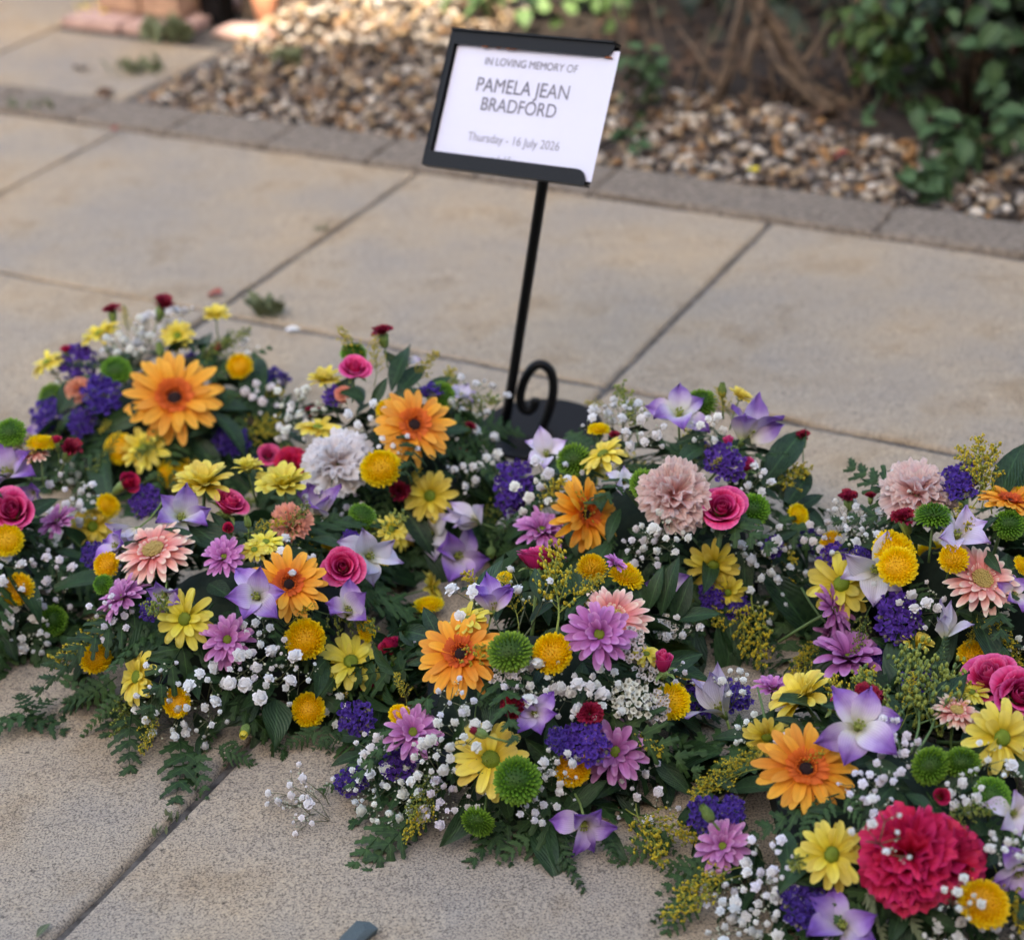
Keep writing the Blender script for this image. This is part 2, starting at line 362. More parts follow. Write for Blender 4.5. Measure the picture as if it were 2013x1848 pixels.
def stemtube(mb, L=.7, r=.022, m=0, bend=.05, z0=0):
    mb.tube([(0, 0, z0), (bend*.3, 0, z0-L*.35), (bend, 0, z0-L*.7), (bend*1.8, 0, z0-L)], r, 6, m)
def calyx(mb, r, h, m, z0=0):
    mb.ball((0, 0, z0-h*.45), r, 8, 5, m, (1, 1, h/r*.55))

class Kind:
    def __init__(s, name, head, petals, pname='petal'): s.name = name; s.head = head; s.petals = petals; s.pname = pname
KIND = {}
def phyl(mb, n, R, dome, size, mat, hgt=1.0, start=0, flat=.5):
    for i in range(start, n):
        q = math.sqrt((i+.5)/n); a = i*2.39996; r = R*q; z = dome*(1-q*q)
        mb.ball((r*math.cos(a), r*math.sin(a), z), size, 5, 3, mat, (1, 1, hgt))

def make_gerbera(kind, mat, cmat, rings, wid, collar, disc):
    out = []
    for var in range(4):
        R = random.Random(100+var)
        hb = MB(); calyx(hb, .10, .12, 0, -.01); stemtube(hb, .9, .03, 0, R.uniform(-.15, .15), -.1)
        for k in range(collar[0]):
            a = 2*PI*k/collar[0]+R.uniform(-.1, .1); rr = R.uniform(.75, 1)
            hb.add(petal(collar[1]*rr, collar[2], R.uniform(25, 60), R.uniform(0, 30), 'strap', 2, .2, 0, seed=k), rz(a) @ T(0, disc[0]*.85, .0), None)
        for i in range(len(hb.f)): pass
        nst = len(hb.m)
        cb = MB()
        if disc[3] == 'dark':
            cb.ball((0, 0, .0), disc[0]*.8, 12, 6, 0, (1, 1, .45)); phyl(cb, 50, disc[0]*.8, .03, .008, 0)
        else:
            cb.ball((0, 0, -.02), disc[0], 14, 6, 0, (1, 1, .35))
            for i in range(150):
                q = math.sqrt((i+.5)/150); a = i*2.39996; r = disc[0]*q
                cb.tube([(r*math.cos(a), r*math.sin(a), .02*(1-q)), (r*1.08*math.cos(a+.1), r*1.08*math.sin(a+.1), .035+.02*(1-q)+R.uniform(0, .02))], [.006, .009], 4, 0)
        if disc[3] == 'dark':
            for i in range(46):
                a = 2*PI*i/46+R.uniform(-.1, .1); r = disc[0]*R.uniform(.85, 1.15)
                hb.tube([(r*math.cos(a), r*math.sin(a), 0), (r*1.15*math.cos(a), r*1.15*math.sin(a), R.uniform(.03, .06))], [.006, .01], 4, 0)
        # material split: stem/calyx faces come first in hb
        sm = MB(); calyx(sm, .10, .12, 0, -.01); stemtube(sm, .9, .03, 0, 0, -.1); nsf = len(sm.f)
        hb.m = [0 if i < nsf else 1 for i in range(len(hb.f))]
        b = len(hb.v)
        for p, uv in zip(cb.v, cb.uv): hb.vert(p, uv)
        for f in cb.f: hb.face([b+i for i in f], 2)
        me = hb.mesh('gerbera_head', [G['stem'], cmat, disc[2]])
        pm = [petal(1, wid, 4, -12, 'strap', 4, R.uniform(.1, .3), .07, seed=var*10+k, twist=R.uniform(-.12, .12)).mesh('gerbera_petal', mat) for k in range(4)]
        ps = []
        for (cnt, ln, tilt, r0) in rings:
            off = R.uniform(0, 6)
            for k in range(cnt):
                a = off+2*PI*k/cnt+R.uniform(-.07, .07); L = ln*R.uniform(.9, 1.04)
                M = rz(a) @ T(0, r0, -.015) @ rx(math.radians(tilt+R.uniform(-7, 7))) @ Matrix.Diagonal((R.uniform(.4, .5), L, .5, 1))
                ps.append((pm[R.randrange(4)], M))
        out.append(Kind('gerbera', me, ps))
    KIND[kind] = out
make_gerbera('go', OR, ORC, [(16, .46, 0, .05), (15, .43, 9, .05), (8, .36, 20, .05)], .245, (44, .16, .04), (.085, 0, DK, 'dark'))
make_gerbera('gp', PE, PE, [(18, .46, 0, .06), (17, .40, 12, .07), (15, .30, 26, .09)], .21, (22, .12, .05), (.125, 0, TAN, 'tan'))

def make_daisy(kind, name, mat, cm, rings, wid, disc, prof='strap', curl=(8, -10), cup=.35, inner=0):
    out = []
    for var in range(5):
        R = random.Random(200+var)
        hb = MB(); calyx(hb, .13, .12, 0, -.01); stemtube(hb, 1.2, .028, 0, R.uniform(-.2, .2), -.08)
        ns = len(hb.f)
        hb.ball((0, 0, 0), disc, 12, 6, 0, (1, 1, .5)); phyl(hb, 70, disc*.97, disc*.45, disc*.11, 0)
        hb.m = [0 if i < ns else 1 for i in range(len(hb.f))]
        me = hb.mesh(name+'_head', [G['stem'], cm])
        pm = [petal(1, wid, curl[0]+R.uniform(-6, 6), curl[1]+R.uniform(-14, 8), prof, 4, cup*R.uniform(.6, 1.4), R.uniform(.02, .07), seed=var*10+k+50, twist=R.uniform(-.15, .15)).mesh(name+'_petal', mat) for k in range(5)]
        ps = []
        for (cnt, ln, tilt, r0) in rings:
            off = R.uniform(0, 6)
            for k in range(cnt):
                a = off+2*PI*k/cnt+R.uniform(-.12, .12); L = ln*R.uniform(.86, 1.06)
                ps.append((pm[R.randrange(5)], rz(a) @ T(0, r0, -.02) @ rx(math.radians(tilt+R.uniform(-9, 9))) @ Matrix.Diagonal((R.uniform(.42, .54), L, .5, 1))))
        out.append(Kind(name, me, ps))
    KIND[kind] = out
make_daisy('dy', 'daisy', YE, GC, [(12, .45, -2, .07), (11, .42, 11, .07), (6, .28, 30, .08)], .30, .12)
make_daisy('pk', 'chrysanthemum', PK, GC, [(13, .45, -2, .05), (13, .41, 14, .05), (11, .33, 30, .05), (9, .22, 50, .05)], .245, .095, 'spoon', (10, -4), .5)
make_daisy('dyc', 'daisy', YE, GC, [(13, .48, 18, .06), (12, .46, 34, .05), (10, .40, 52, .04), (6, .3, 68, .04)], .34, .09, 'strap', (16, -8))
make_daisy('pkc', 'chrysanthemum', PK, GC, [(13, .48, 16, .06), (12, .46, 32, .05), (10, .38, 50, .04)], .31, .08, 'spoon', (12, -14), .5)

def make_button(kind, mat, n, flat, point, incurve):
    out = []
    for var in range(3):
        R = random.Random(300+var)
        hb = MB(); stemtube(hb, 1.2, .035, 0, R.uniform(-.25, .25), -.18); hb.ball((0, 0, -.2), .2, 8, 5, 0, (1, 1, .7))
        me = hb.mesh('pompon_head', G['stem'])
        pb = MB(); pb.ball((0, 0, -.06), .36, 14, 8, 0, (1, 1, flat)); pb.uv = [(.5, .15)]*len(pb.v)
        for i in range(n):
            q = (i+.5)/n; pol = math.acos(1-q*1.42); a = i*2.39996+R.uniform(-.05, .05)
            d = Vector((math.sin(pol)*math.cos(a), math.sin(pol)*math.sin(a), math.cos(pol)*flat))
            base = d*.33+Vector((0, 0, -.06)); L = (.10+.07*math.sqrt(q))*R.uniform(.78, 1.2); Wd = (.040+.042*math.sqrt(q))*R.uniform(.85, 1.15)
            nrm = Vector((d.x, d.y, d.z/flat**2)).normalized()
            tang = Vector((0, 0, 1)).cross(nrm); tang = tang.normalized() if tang.length > .01 else Vector((1, 0, 0))
            outd = tang.cross(nrm)*-1
            dirn = (nrm + outd*(-.5 if incurve else .25)*(q**.5) + Vector((R.uniform(-.1, .1), R.uniform(-.1, .1), 0))).normalized()
            bi = dirn.cross(tang).normalized()
            rows = []; uvs = []
            for j, (s, ww, lift) in enumerate(((0, .55, 0), (.6, 1, .02), (1, .45 if point else .75, .0))):
                c = base+dirn*(L*s)+bi*(-lift*.4)
                e = bi*(.35*Wd*ww)
                rows.append((c-tang*Wd*ww*.5-e*.9, c+e*.35, c+tang*Wd*ww*.5-e*.9)); uvs.append([(0, s), (.5, s), (1, s)])
            pb.grid(rows, 0, [[(a0_, b0_*(.35 if i < 14 else 1)) for a0_, b0_ in r0_] for r0_ in uvs])
        pm = pb.mesh('pompon_florets', mat)
        out.append(Kind('pompon', me, [(pm, Matrix())], 'florets'))
    KIND[kind] = out
make_button('by', BY, 190, .48, False, False)
make_button('bg', BG, 210, .80, True, True)

def rose_petal(r, h, openr, wang, curl, seed):
    R = random.Random(seed); mb = MB(); rows = []; uvs = []; n = 7; m = 8; ph = R.uniform(0, 6)
    for j in range(n+1):
        s = j/n; row = []; uv = []
        for i in range(m+1):
            t = 2*i/m-1; a = t*wang/2*(.55+.45*math.sin(min(1, s*1.4)*PI/2))
            top = 1-.22*abs(t)**2.5
            se = s*top
            rho = r*(.30+.70*math.sin(min(1, se*1.25)*PI/2)) + openr*se**2.2
            k = max(0, (se-.72)/.28); rho += curl*k*k; z = h*se - curl*.75*k*k*k
            rho += .006*math.sin(3*t+ph)*s
            row.append((rho*math.sin(a), rho*math.cos(a), z)); uv.append((i/m, s))
        rows.append(row); uvs.append(uv)
    mb.grid(rows, 0, uvs); return mb
def make_rose(kind, name, mat, n, rmax, hmax, openmax, curl, tube=False):
    out = []
    for var in range(2):
        R = random.Random(400+var)
        hb = MB()
        z0 = -.22
        if tube:
            hb.tube([(0, 0, z0-.55), (0, 0, z0-.5), (0, 0, z0-.2), (0, 0, z0+.1), (0, 0, z0+.18)], [.05, .14, .19, .22, .20], 10, 0)
            for k in range(5): hb.add(petal(.22, .2, 75, 60, 'point', 2, .3, seed=k), rz(k*1.2566) @ T(0, .18, z0+.12))
            stemtube(hb, 1.2, .035, 0, R.uniform(-.3, .3), z0-.5)
        else:
            hb.ball((0, 0, z0), .16, 10, 6, 0)
            for k in range(5): hb.add(petal(.40, .13, 35, -25, 'point', 2, .3, seed=k), rz(k*1.2566) @ T(0, .1, z0))
            stemtube(hb, 1.2, .035, 0, R.uniform(-.3, .3), z0-.1)
        me = hb.mesh(name+'_head', CAL)
        ps = []
        for i in range(n):
            q = i/(n-1)
            r = .035+(rmax-.035)*q**.85; h = hmax*(1-.28*q**2)
            pm = rose_petal(r, h, openmax*q**1.5-.05*(1-q)**2, (5.2-2.9*q**.5) if q < .3 else 2.5, curl*q**1.3*R.uniform(.7, 1.2), var*40+i).mesh(name+'_petal', mat)
            ps.append((pm, rz(i*2.39996+R.uniform(-.2, .2)) @ T(0, 0, z0+.03*R.uniform(-.5, .5)) @ rx(R.uniform(-.05, .05))))
        out.append(Kind(name, me, ps))
    KIND[kind] = out
make_rose('ro', 'rose', RO, 17, .30, .50, .14, .10)
make_rose('rb', 'rose_bud', RO, 10, .22, .72, .04, .05)
make_rose('rc', 'carnation_bud', CM, 14, .27, .62, .12, .05, True)

def make_carnation(kind, mat, n=34, wx=.40, t1=84, name='carnation', fat=1.0):
    out = []
    for var in range(2):
        R = random.Random(500+var)
        hb = MB(); hb.tube([(0, 0, -.62), (0, 0, -.55), (0, 0, -.3), (0, 0, -.12)], [.05*fat, .09*fat, .11*fat, .12*fat], 8, 0); stemtube(hb, .8, .03, 0, 0, -.6)
        me = hb.mesh('carnation_head', CAL)
        pm = [petal(1, .95, R.uniform(-4, 10), R.uniform(-30, 0), 'fan', 12, .12, .10, .13, .045, R.uniform(2.2, 3.6), var*20+k+90).mesh('carnation_petal', mat) for k in range(7)]
        ps = []
        for i in range(n):
            q = (i+.5)/n; tilt = 88-t1*q**.8; a = i*2.39996
            L = .30+.17*q**.7
            ps.append((pm[R.randrange(7)], rz(a) @ T(0, .015, -.14) @ rx(math.radians(tilt+R.uniform(-12, 12))) @ rz(R.uniform(-.3, .3)) @ Matrix.Diagonal((wx*R.uniform(.85, 1.15), L*R.uniform(.9, 1.08), .40, 1))))
        out.append(Kind(name, me, ps))
    KIND[kind] = out
make_carnation('cp', CPk, 30, .44); make_carnation('cw', CW, 30, .44); make_carnation('cc', CM, 30, .56); make_carnation('ce', CPe, 22); make_carnation('rd', RD, 24, .42, 52, 'spray_carnation', 1.7)

def make_bell(kind, mat, n, a0, a1, L, W, closed=False):
    out = []
    for var in range(3):
        R = random.Random(600+var)
        hb = MB(); hb.tube([(0, 0, -.16), (0, 0, -.08), (0, 0, .0)], [.03, .06, .075], 8, 0); stemtube(hb, 1.0, .024, 0, R.uniform(-.3, .3), -.14)
        ns = len(hb.f)
        for k in range(6):
            a = k*1.047; hb.tube([(0, 0, 0), (.05*math.cos(a), .05*math.sin(a), .14+.02*(k % 2))], [.008, .008], 4, 0); hb.ball((.055*math.cos(a), .055*math.sin(a), .16+.02*(k % 2)), .022, 6, 4, 0)
        hb.ball((0, 0, .05), .05, 8, 5, 0, (1, 1, 1.8))
        hb.m = [0 if i < ns else 1 for i in range(len(hb.f))]
        me = hb.mesh('lisianthus_head', [CAL, SG])
        pm = [petal(L, W, a0+R.uniform(-8, 8), a1+R.uniform(-16, 12), 'bell', 6, .34, .04, .10, 0, 1.8, var*9+k+140, R.uniform(-.1, .1)).mesh('lisianthus_petal', mat) for k in range(4)]
        ps = [(pm[R.randrange(4)], rz(2*PI*k/n+R.uniform(-.12, .12)) @ T(0, .035, -.02+.012*(k % 2)) @ rx(R.uniform(-.42, .35)) @ Matrix.Rotation(R.uniform(-.45, .45), 4, 'Y') @ Matrix.Scale(R.uniform(.86, 1.08), 4)) for k in range(n)]
        out.append(Kind('lisianthus', me, ps))
    KIND[kind] = out
make_bell('li', LI, 6, 68, -4, .64, .42); make_bell('lw', LW, 6, 70, 4, .64, .42)
make_bell('lt', LW, 6, 86, 52, .78, .42); make_bell('lp', LI, 5, 80, 30, .68, .46)

def make_statice(kind, mat, n=46):
    out = []
    for var in range(3):
        R = random.Random(700+var); hb = MB()
        for k in range(7):
            a = R.uniform(0, 6.28); r = R.uniform(.1, .4); hb.tube([(0, 0, -.6), (r*.4*math.cos(a), r*.4*math.sin(a), -.3), (r*math.cos(a), r*.8*math.sin(a), -.03)], [.02, .016, .02], 4, 0)
        for k in range(26):
            a = R.uniform(0, 6.28); r = .42*math.sqrt(R.random()); hb.tube([(r*.9*math.cos(a), r*.75*math.sin(a), -.16), (r*math.cos(a), r*.8*math.sin(a), .0)], [.02, .035], 5, 0)
        me = hb.mesh('statice_head', SD if mat is ST else G['stem2'])
        pb = MB()
        for k in range(n):
            q = math.sqrt((k+.5)/n); a = k*2.39996; r = .46*q
            c = T(r*math.cos(a)+R.uniform(-.03, .03), r*.8*math.sin(a)+R.uniform(-.03, .03), .12*(1-q*q)+R.uniform(-.05, .06)) @ Matrix.Rotation(R.uniform(-.7, .7), 4, 'X') @ Matrix.Rotation(R.uniform(-.7, .7), 4, 'Y')
            np_ = 6
            for j in range(np_):
                aj = j*2*PI/np_+R.uniform(-.2, .2); wj = .05; M = c @ rz(aj)
                b0 = M @ Vector((0, .006, -.04)); 
                p1 = M @ Vector((-wj*.8, .05*R.uniform(.8, 1.2), .015*R.uniform(-1, 2))); p2 = M @ Vector((wj*.8, .05*R.uniform(.8, 1.2), .015*R.uniform(-1, 2))); p3 = M @ Vector((R.uniform(-.02, .02), .085*R.uniform(.8, 1.15), R.uniform(-.02, .03)))
                i0 = pb.vert(b0, (.5, 0)); i1 = pb.vert(p1, (0, .6)); i2 = pb.vert(p2, (1, .6)); i3 = pb.vert(p3, (.5, 1))
                pb.face((i0, i1, i3, i2))
        out.append(Kind('statice', me, [(pb.mesh('statice_florets', mat, smooth=False), Matrix())], 'florets'))
    KIND[kind] = out
make_statice('st', ST); make_statice('sw', SW, 30)

def blossom_mesh(seed, n=16):
    R = random.Random(seed); pb = MB(); pb.ball((0, 0, .02), .36, 8, 6, 0, (1, 1, .85)); pb.uv = [(.5, .6)]*len(pb.v)
    for k in range(n):
        q = (k+.5)/n; tilt = 82-80*q; a = k*2.39996
        pb.add(petal(.46*R.uniform(.88, 1.08), .34, 14, -40, 'spoon', 2, .3, .05, .10, .04, seed=seed*30+k), rz(a) @ T(0, .03, -.05) @ rx(math.radians(tilt+R.uniform(-14, 14))))
    return pb.mesh('gypsophila_blossom', GW)
BLOS = [blossom_mesh(i) for i in range(5)]
def make_gyp(kind, nb, sc, spread, seeds=5):
    out = []
    for var in range(seeds):
        R = random.Random(800+var+nb); hb = MB(); ps = []
        root = Vector((0, 0, -.75)); nodes = []
        for k in range(5):
            a = k*1.2566+R.uniform(-.4, .4); nodes.append(Vector((.22*math.cos(a)*spread, .22*math.sin(a)*spread, -.28+R.uniform(-.1, .1))))
            hb.tube([root, root.lerp(nodes[-1], .55)+Vector((0, 0, .03)), nodes[-1]], [.011, .009, .008], 4, 0)
        for k in range(nb):
            q = math.sqrt((k+.5)/nb); a = k*2.39996+R.uniform(-.3, .3); r = .47*q*spread
            p = Vector((r*math.cos(a)+R.uniform(-.05, .05), r*math.sin(a)+R.uniform(-.05, .05), .14*(1-q*q)+R.uniform(-.14, .10)))
            nn = min(nodes, key=lambda w_: (w_-p).length)
            mid = nn.lerp(p, .5)+Vector((R.uniform(-.03, .03), R.uniform(-.03, .03), .0))
            hb.tube([nn, mid, p], [.008, .007, .006], 3, 0)
            ps.append((BLOS[R.randrange(5)], T(*p) @ Matrix.Rotation(R.uniform(-.9, .9), 4, 'X') @ Matrix.Rotation(R.uniform(-.9, .9), 4, 'Y') @ Matrix.Scale(sc*R.uniform(.38, 1.12), 4)))
            for _b in range(2):
                bp = mid+Vector((R.uniform(-.10, .10), R.uniform(-.10, .10), R.uniform(.02, .12))); hb.tube([mid, bp], [.005, .004], 3, 0); hb.ball(bp, .018*R.uniform(.7, 1.2), 6, 4, 1)
        ns = []
        hb2 = hb
        me = hb2.mesh('gypsophila_spray', [G['stem2'], GB])
        out.append(Kind('gypsophila_spray', me, ps, 'blossom'))
    KIND[kind] = out
make_gyp('gy', 9, .225, 1.0); make_gyp('gyd', 13, .225, .92); make_gyp('gys', 7, .18, 1.15)

def make_bud(kind, mat, green=True):
    out = []
    for var in range(2):
        hb = MB(); hb.ball((0, 0, 0), .32, 8, 6, 0, (1, 1, 1.5))
        for k in range(7): hb.add(petal(.75, .26, 62, 100, 'point', 2, .3, seed=k), rz(k*.9) @ T(0, .18, -.36))
        stemtube(hb, 1.6, .07, 0, .2, -.4); me = hb.mesh('bud_head', CAL)
        pb = MB()
        for k in range(8): pb.add(petal(.62, .22, 78, 108, 'point', 2, .3, seed=k+5), rz(k*.8+.3) @ T(0, .2, .1))
        out.append(Kind('flower_bud', me, [(pb.mesh('bud_tip', mat), Matrix())], 'bud_tip'))
    KIND[kind] = out
make_bud('bu', CAL); make_bud('buy', YE); make_bud('bur', RD)

# sprigs along +Y, unit length
def goldenrod(seed, mats, dens=1.0):
    R = random.Random(seed); mb = MB(); K = 9
    main = [Vector((.04*math.sin(j*.7), j/K, .05*math.sin(j/K*3))) for j in range(K+1)]
    mb.tube(main, [.012-.009*j/K for j in range(K+1)], 5, 0)
    for k in range(int(26*dens)):
        t = .25+.72*k/(26*dens); j = min(K-1, int(t*K)); p = main[j].lerp(main[j+1], t*K-j)
        a = k*2.39996; L = (.30*(1-t)+.09)*R.uniform(.7, 1.2)
        d = Vector((math.cos(a), .75, math.sin(a)*.8)).normalized(); e = p+d*L+Vector((0, 0, -.04*L))
        mb.tube([p, p.lerp(e, .5)+Vector((0, 0, .02)), e], [.006, .005, .004], 3, 0)
        nbd = 7
        for b in range(nbd):
            s = .3+.7*b/(nbd-1); c = p.lerp(e, s)+Vector((R.uniform(-.03, .03), R.uniform(-.03, .03), R.uniform(.0, .035)))
            mb.ball(c, .0155*R.uniform(.7, 1.25), 5, 4, 1 if R.random() < .75 else 0, (1, 1, 1.3))
    return mb.mesh('goldenrod', mats)
GOLD = [goldenrod(i, [SG, SO]) for i in range(3)]; GOLDG = [goldenrod(i+5, [G['stem'], SG]) for i in range(2)]

def fern(seed, mat, wide=.66, n=10, lobes=True):
    R = random.Random(seed); mb = MB()
    bx = R.uniform(-.22, .22); bz = R.uniform(.05, .34)
    mb.tube([(bx*(j/8)**2, j/8, -bz*(j/8)**2) for j in range(9)], [.010-.008*j/8 for j in range(9)], 4, 0)
    for k in range(n):
        s = .12+.84*k/(n-1); L = wide*.52*(1-s*.88)*(.75 if k == 0 else 1)+.03
        for sd in (-1, 1):
            ss = s+.012*sd; zb = -bz*ss*ss; ang = math.radians(58-22*s)*sd
            d = Vector((math.sin(ang), math.cos(ang), 0)); q = Vector((d.y, -d.x, 0)); ph = R.uniform(-.12, .05); droop = R.uniform(-.05, .5); L *= R.uniform(.75, 1.1)
            wd = .060*10/n*(1-.45*s)
            m = 6; rows = []; uvs = []
            for j in range(m+1):
                f = j/m; lob = (1.0 if j % 2 else .55) if lobes else 1
                ww = wd*(1-f**1.6*.9)*lob*(.55 if j == 0 else 1)
                c = Vector((bx*ss*ss, ss, zb))+d*(L*f)+Vector((0, 0, ph*L*f-droop*L*f*f))
                fw = d*(.03*(1 if j % 2 else 0)) if lobes else Vector()
                rows.append((c-q*ww+fw+Vector((0, 0, -.010)), c+Vector((0, 0, .004)), c+q*ww+fw+Vector((0, 0, -.010)))); uvs.append([(0, f), (.5, f), (1, f)])
            mb.grid(rows, 0, uvs)
    return mb.mesh('fern', mat, smooth=True)
FERN = [fern(i, G['fern'], R_, n_) for i, (R_, n_) in enumerate(((.66, 8), (.6, 9), (.8, 7), (.6, 7), (.8, 6)))]+[fern(7, G['fern'], .46, 9)]
FERNB = [fern(i+10, G['fern'], .95, 5) for i in range(2)]; FERNP = [fern(20, G['fernpale'], .7, 11, False)]

def leafmesh(name, mat, W, prof, fold, droop, seed, wave=0.0):
    mb = petal(1, W, 8, -droop, prof, 4, fold, 0, wave, 0, 1.5, seed, .1); return mb.mesh(name, mat)
LEAF = [leafmesh('ruscus_leaf', G['ruscus'], .34, 'leaf', .35, 25, i, .05) for i in range(4)]
SALAL = [leafmesh('round_leaf', G['ruscus'], .56, 'ovate', .25, 20, i+9, .05) for i in range(3)]

# ------------------------------------------------------------------ structure: ground, paving, kerb, gravel bed
gm = MB(); gm.grid([[(x, y, -.03) for x in (-60, 60)] for y in (-60, 60)], 0)
tag(obj('ground', gm.mesh('ground', G['soil'])), kind='structure')
jm = MB(); jm.grid([[pe(a, b, -.0055) for a in (-6, 5)] for b in (-4, 2.53)], 0); jm.grid([[pe(a, b, -.0055) for a in (-6, -2.2)] for b in (2.53, 4.6)], 0)
pav = tag(obj('pavement', jm.mesh('paving_bed', G['mortar'])), kind='structure')
def slab(a0, a1, b0, b1, seed, res=14, z=0.0, mat='slab', gap=.0048, name='paving_slab', par=None, th=.03, amp=.0012):
    R = random.Random(seed); mb = MB(); A0, A1, B0, B1 = a0+gap, a1-gap, b0+gap, b1-gap
    cx, cy = (A0+A1)/2, (B0+B1)/2
    ta, tb = R.uniform(-.004, .004), R.uniform(-.004, .004)
    na = [A0, A0+.002, A0+.005]+[A0+.009+(A1-A0-.018)*i/res for i in range(res+1)]+[A1-.005, A1-.002, A1]
    nb = [B0, B0+.002, B0+.005]+[B0+.009+(B1-B0-.018)*i/res for i in range(res+1)]+[B1-.005, B1-.002, B1]
    wob = {}
    rows = []
    for j, b in enumerate(nb):
        row = []
        for i, a in enumerate(na):
            e = min(i, j, len(na)-1-i, len(nb)-1-j)
            dz = (-.005, -.0012, 0)[min(e, 2)] + R.uniform(-amp, amp)
            wa = R.uniform(-.0035, .0045)*R.random() if e == 0 else 0; wb = R.uniform(-.0035, .0045)*R.random() if e == 0 else 0
            row.append(pe(a-cx+wa, b-cy+wb, z+dz+ta*(a-cx)+tb*(b-cy)))
        rows.append(row)
    mb.grid(rows, 0)
    # skirt
    k = len(na); n = len(nb)
    ring = [i for i in range(k)]+[j*k+k-1 for j in range(1, n)]+[(n-1)*k+i for i in range(k-2, -1, -1)]+[j*k for j in range(n-2, 0, -1)]
    low = [mb.vert((mb.v[i][0], mb.v[i][1], z-th)) for i in ring]
    for i in range(len(ring)): mb.face((ring[i], low[i], low[(i+1) % len(ring)], ring[(i+1) % len(ring)]))
    o = obj(name, mb.mesh(name, G[mat]), par if par else pav); o.location = pe(cx, cy); return o
B0e, SW_, RJ, KF, KB = -.928, .607, 1.938, 2.520, 2.638
sd = 0
for k in range(-5, 6):
    a = B0e+k*SW_; near = -4 <= k <= 1
    for (b0, b1) in ((RJ, KF), (RJ-1.17, RJ), (RJ-1.77, RJ-1.17), (RJ-2.37, RJ-1.77), (RJ-2.97, RJ-2.37), (RJ-3.57, RJ-2.97)):
        sd += 1; slab(a, a+SW_, b0, b1, sd, 16 if near and b1 > 1 else 5)
for (a0, a1, b0, b1) in ((-2.667, -2.24, KB, 2.975), (-3.27, -2.667, KB, 3.24), (-3.88, -3.27, KB, 3.24), (-3.27, -2.78, 3.24, 3.85), (-3.88, -3.27, 3.24, 3.85), (-4.49, -3.88, KB, 3.24), (-4.49, -3.88, 3.24, 3.85)):
    sd += 1; slab(a0, a1, b0, b1, sd, 10)
kerb = tag(empty('kerb_edging', pe(-1.5, 2.58)), kind='structure')
a = -4.1
while a < 1.6:
    L = .205 if a < -1.4 else .46
    sd += 1; o = slab(a, a+L, KF+.002, KB, sd, 6, .006, 'kerb', .0022, 'kerb_block', kerb, .05, .003)
    o.location = pe((2*a+L)/2, (KF+.002+KB)/2)-kerb.location; a += L

# gravel: bed + 300 single pebbles + the rest
gb = MB()
gb.grid([[pe(a, b, -.01+.02*max(0, b-2.75)) for a in [-2.24+.25*i for i in range(16)]] for b in (2.63, 2.8, 3.0, 3.3, 3.7, 4.4)], 0)
bed = tag(obj('gravel_bed', gb.mesh('gravel_bed', G['soil'])), kind='structure')
def pebble_mb(R):
    mb = MB(); mb.ball((0, 0, 0), .5, 7, 5, 0, (1, R.uniform(.65, .95), R.uniform(.5, .75)))
    o = Vector((R.uniform(-9, 9), R.uniform(-9, 9), 0))
    nv = []
    for p in mb.v:
        q = Vector(p); d = 1+.16*math.sin(q.x*7+o.x)+.14*math.sin(q.y*8+o.y)+.12*math.sin(q.z*9+o.x+q.x*5); nv.append(tuple(q*d))
    mb.v = nv; return mb
R = random.Random(3)
PEB = [pebble_mb(R) for _ in range(14)]
def gravel_ok(a, b):
    back = 3.42 if a < -1.75 else 2.98+.06*math.sin(a*9)
    return b < back
spots = []
def bedz(b): return -.01+.02*max(0, b-2.75)
for _ in range(12000):
    a = -2.22+(3.1)*R.random(); b = KB+.012+(.95)*R.random()
    if not gravel_ok(a, b): continue
    s = R.uniform(.009, .022)*(1.25 if R.random() < .12 else 1)
    mound = .05*math.exp(-((a+2.05)**2/.05+(b-3.2)**2/.04))
    spots.append((pe(a, b, bedz(b)+mound+R.uniform(.0, .014)), s, R.random()))
spots.sort(key=lambda q: (q[0]-CP).length-4*q[1])
vis = []; rest = []
for q in spots:
    p = q[0]-CP; z = p.dot(CF); u = CX+FPX*p.dot(CR)/z; v = CY-FPX*p.dot(CU)/z
    (vis if (-20 < u < 2033 and -20 < v and len(vis) < 300 and q[0].z > .0 and q[1] > .0145) else rest).append(q)
pm = []
for i in range(40):
    t = MB(); t.add(PEB[i % 14], Matrix(), (i % 20)/20+.01); pm.append(t.mesh('pebble', G['pebble'], rattr=True))
def rrot(R): return Quaternion((R.uniform(-1, 1), R.uniform(-1, 1), R.uniform(-1, 1)), R.uniform(-.5, .5)).to_matrix().to_4x4() @ rz(R.uniform(0, 6.28))
for p, s, c in vis: obj('pebble', pm[R.randrange(40)], bed, T(*p) @ rrot(R) @ Matrix.Scale(s*1.12, 4))
big = MB()
for p, s, c in rest: big.add(PEB[R.randrange(14)], T(*p) @ rrot(R) @ Matrix.Scale(s, 4), c)
tag(obj('loose_gravel', big.mesh('loose_gravel', G['pebble'], rattr=True), bed), kind='stuff')

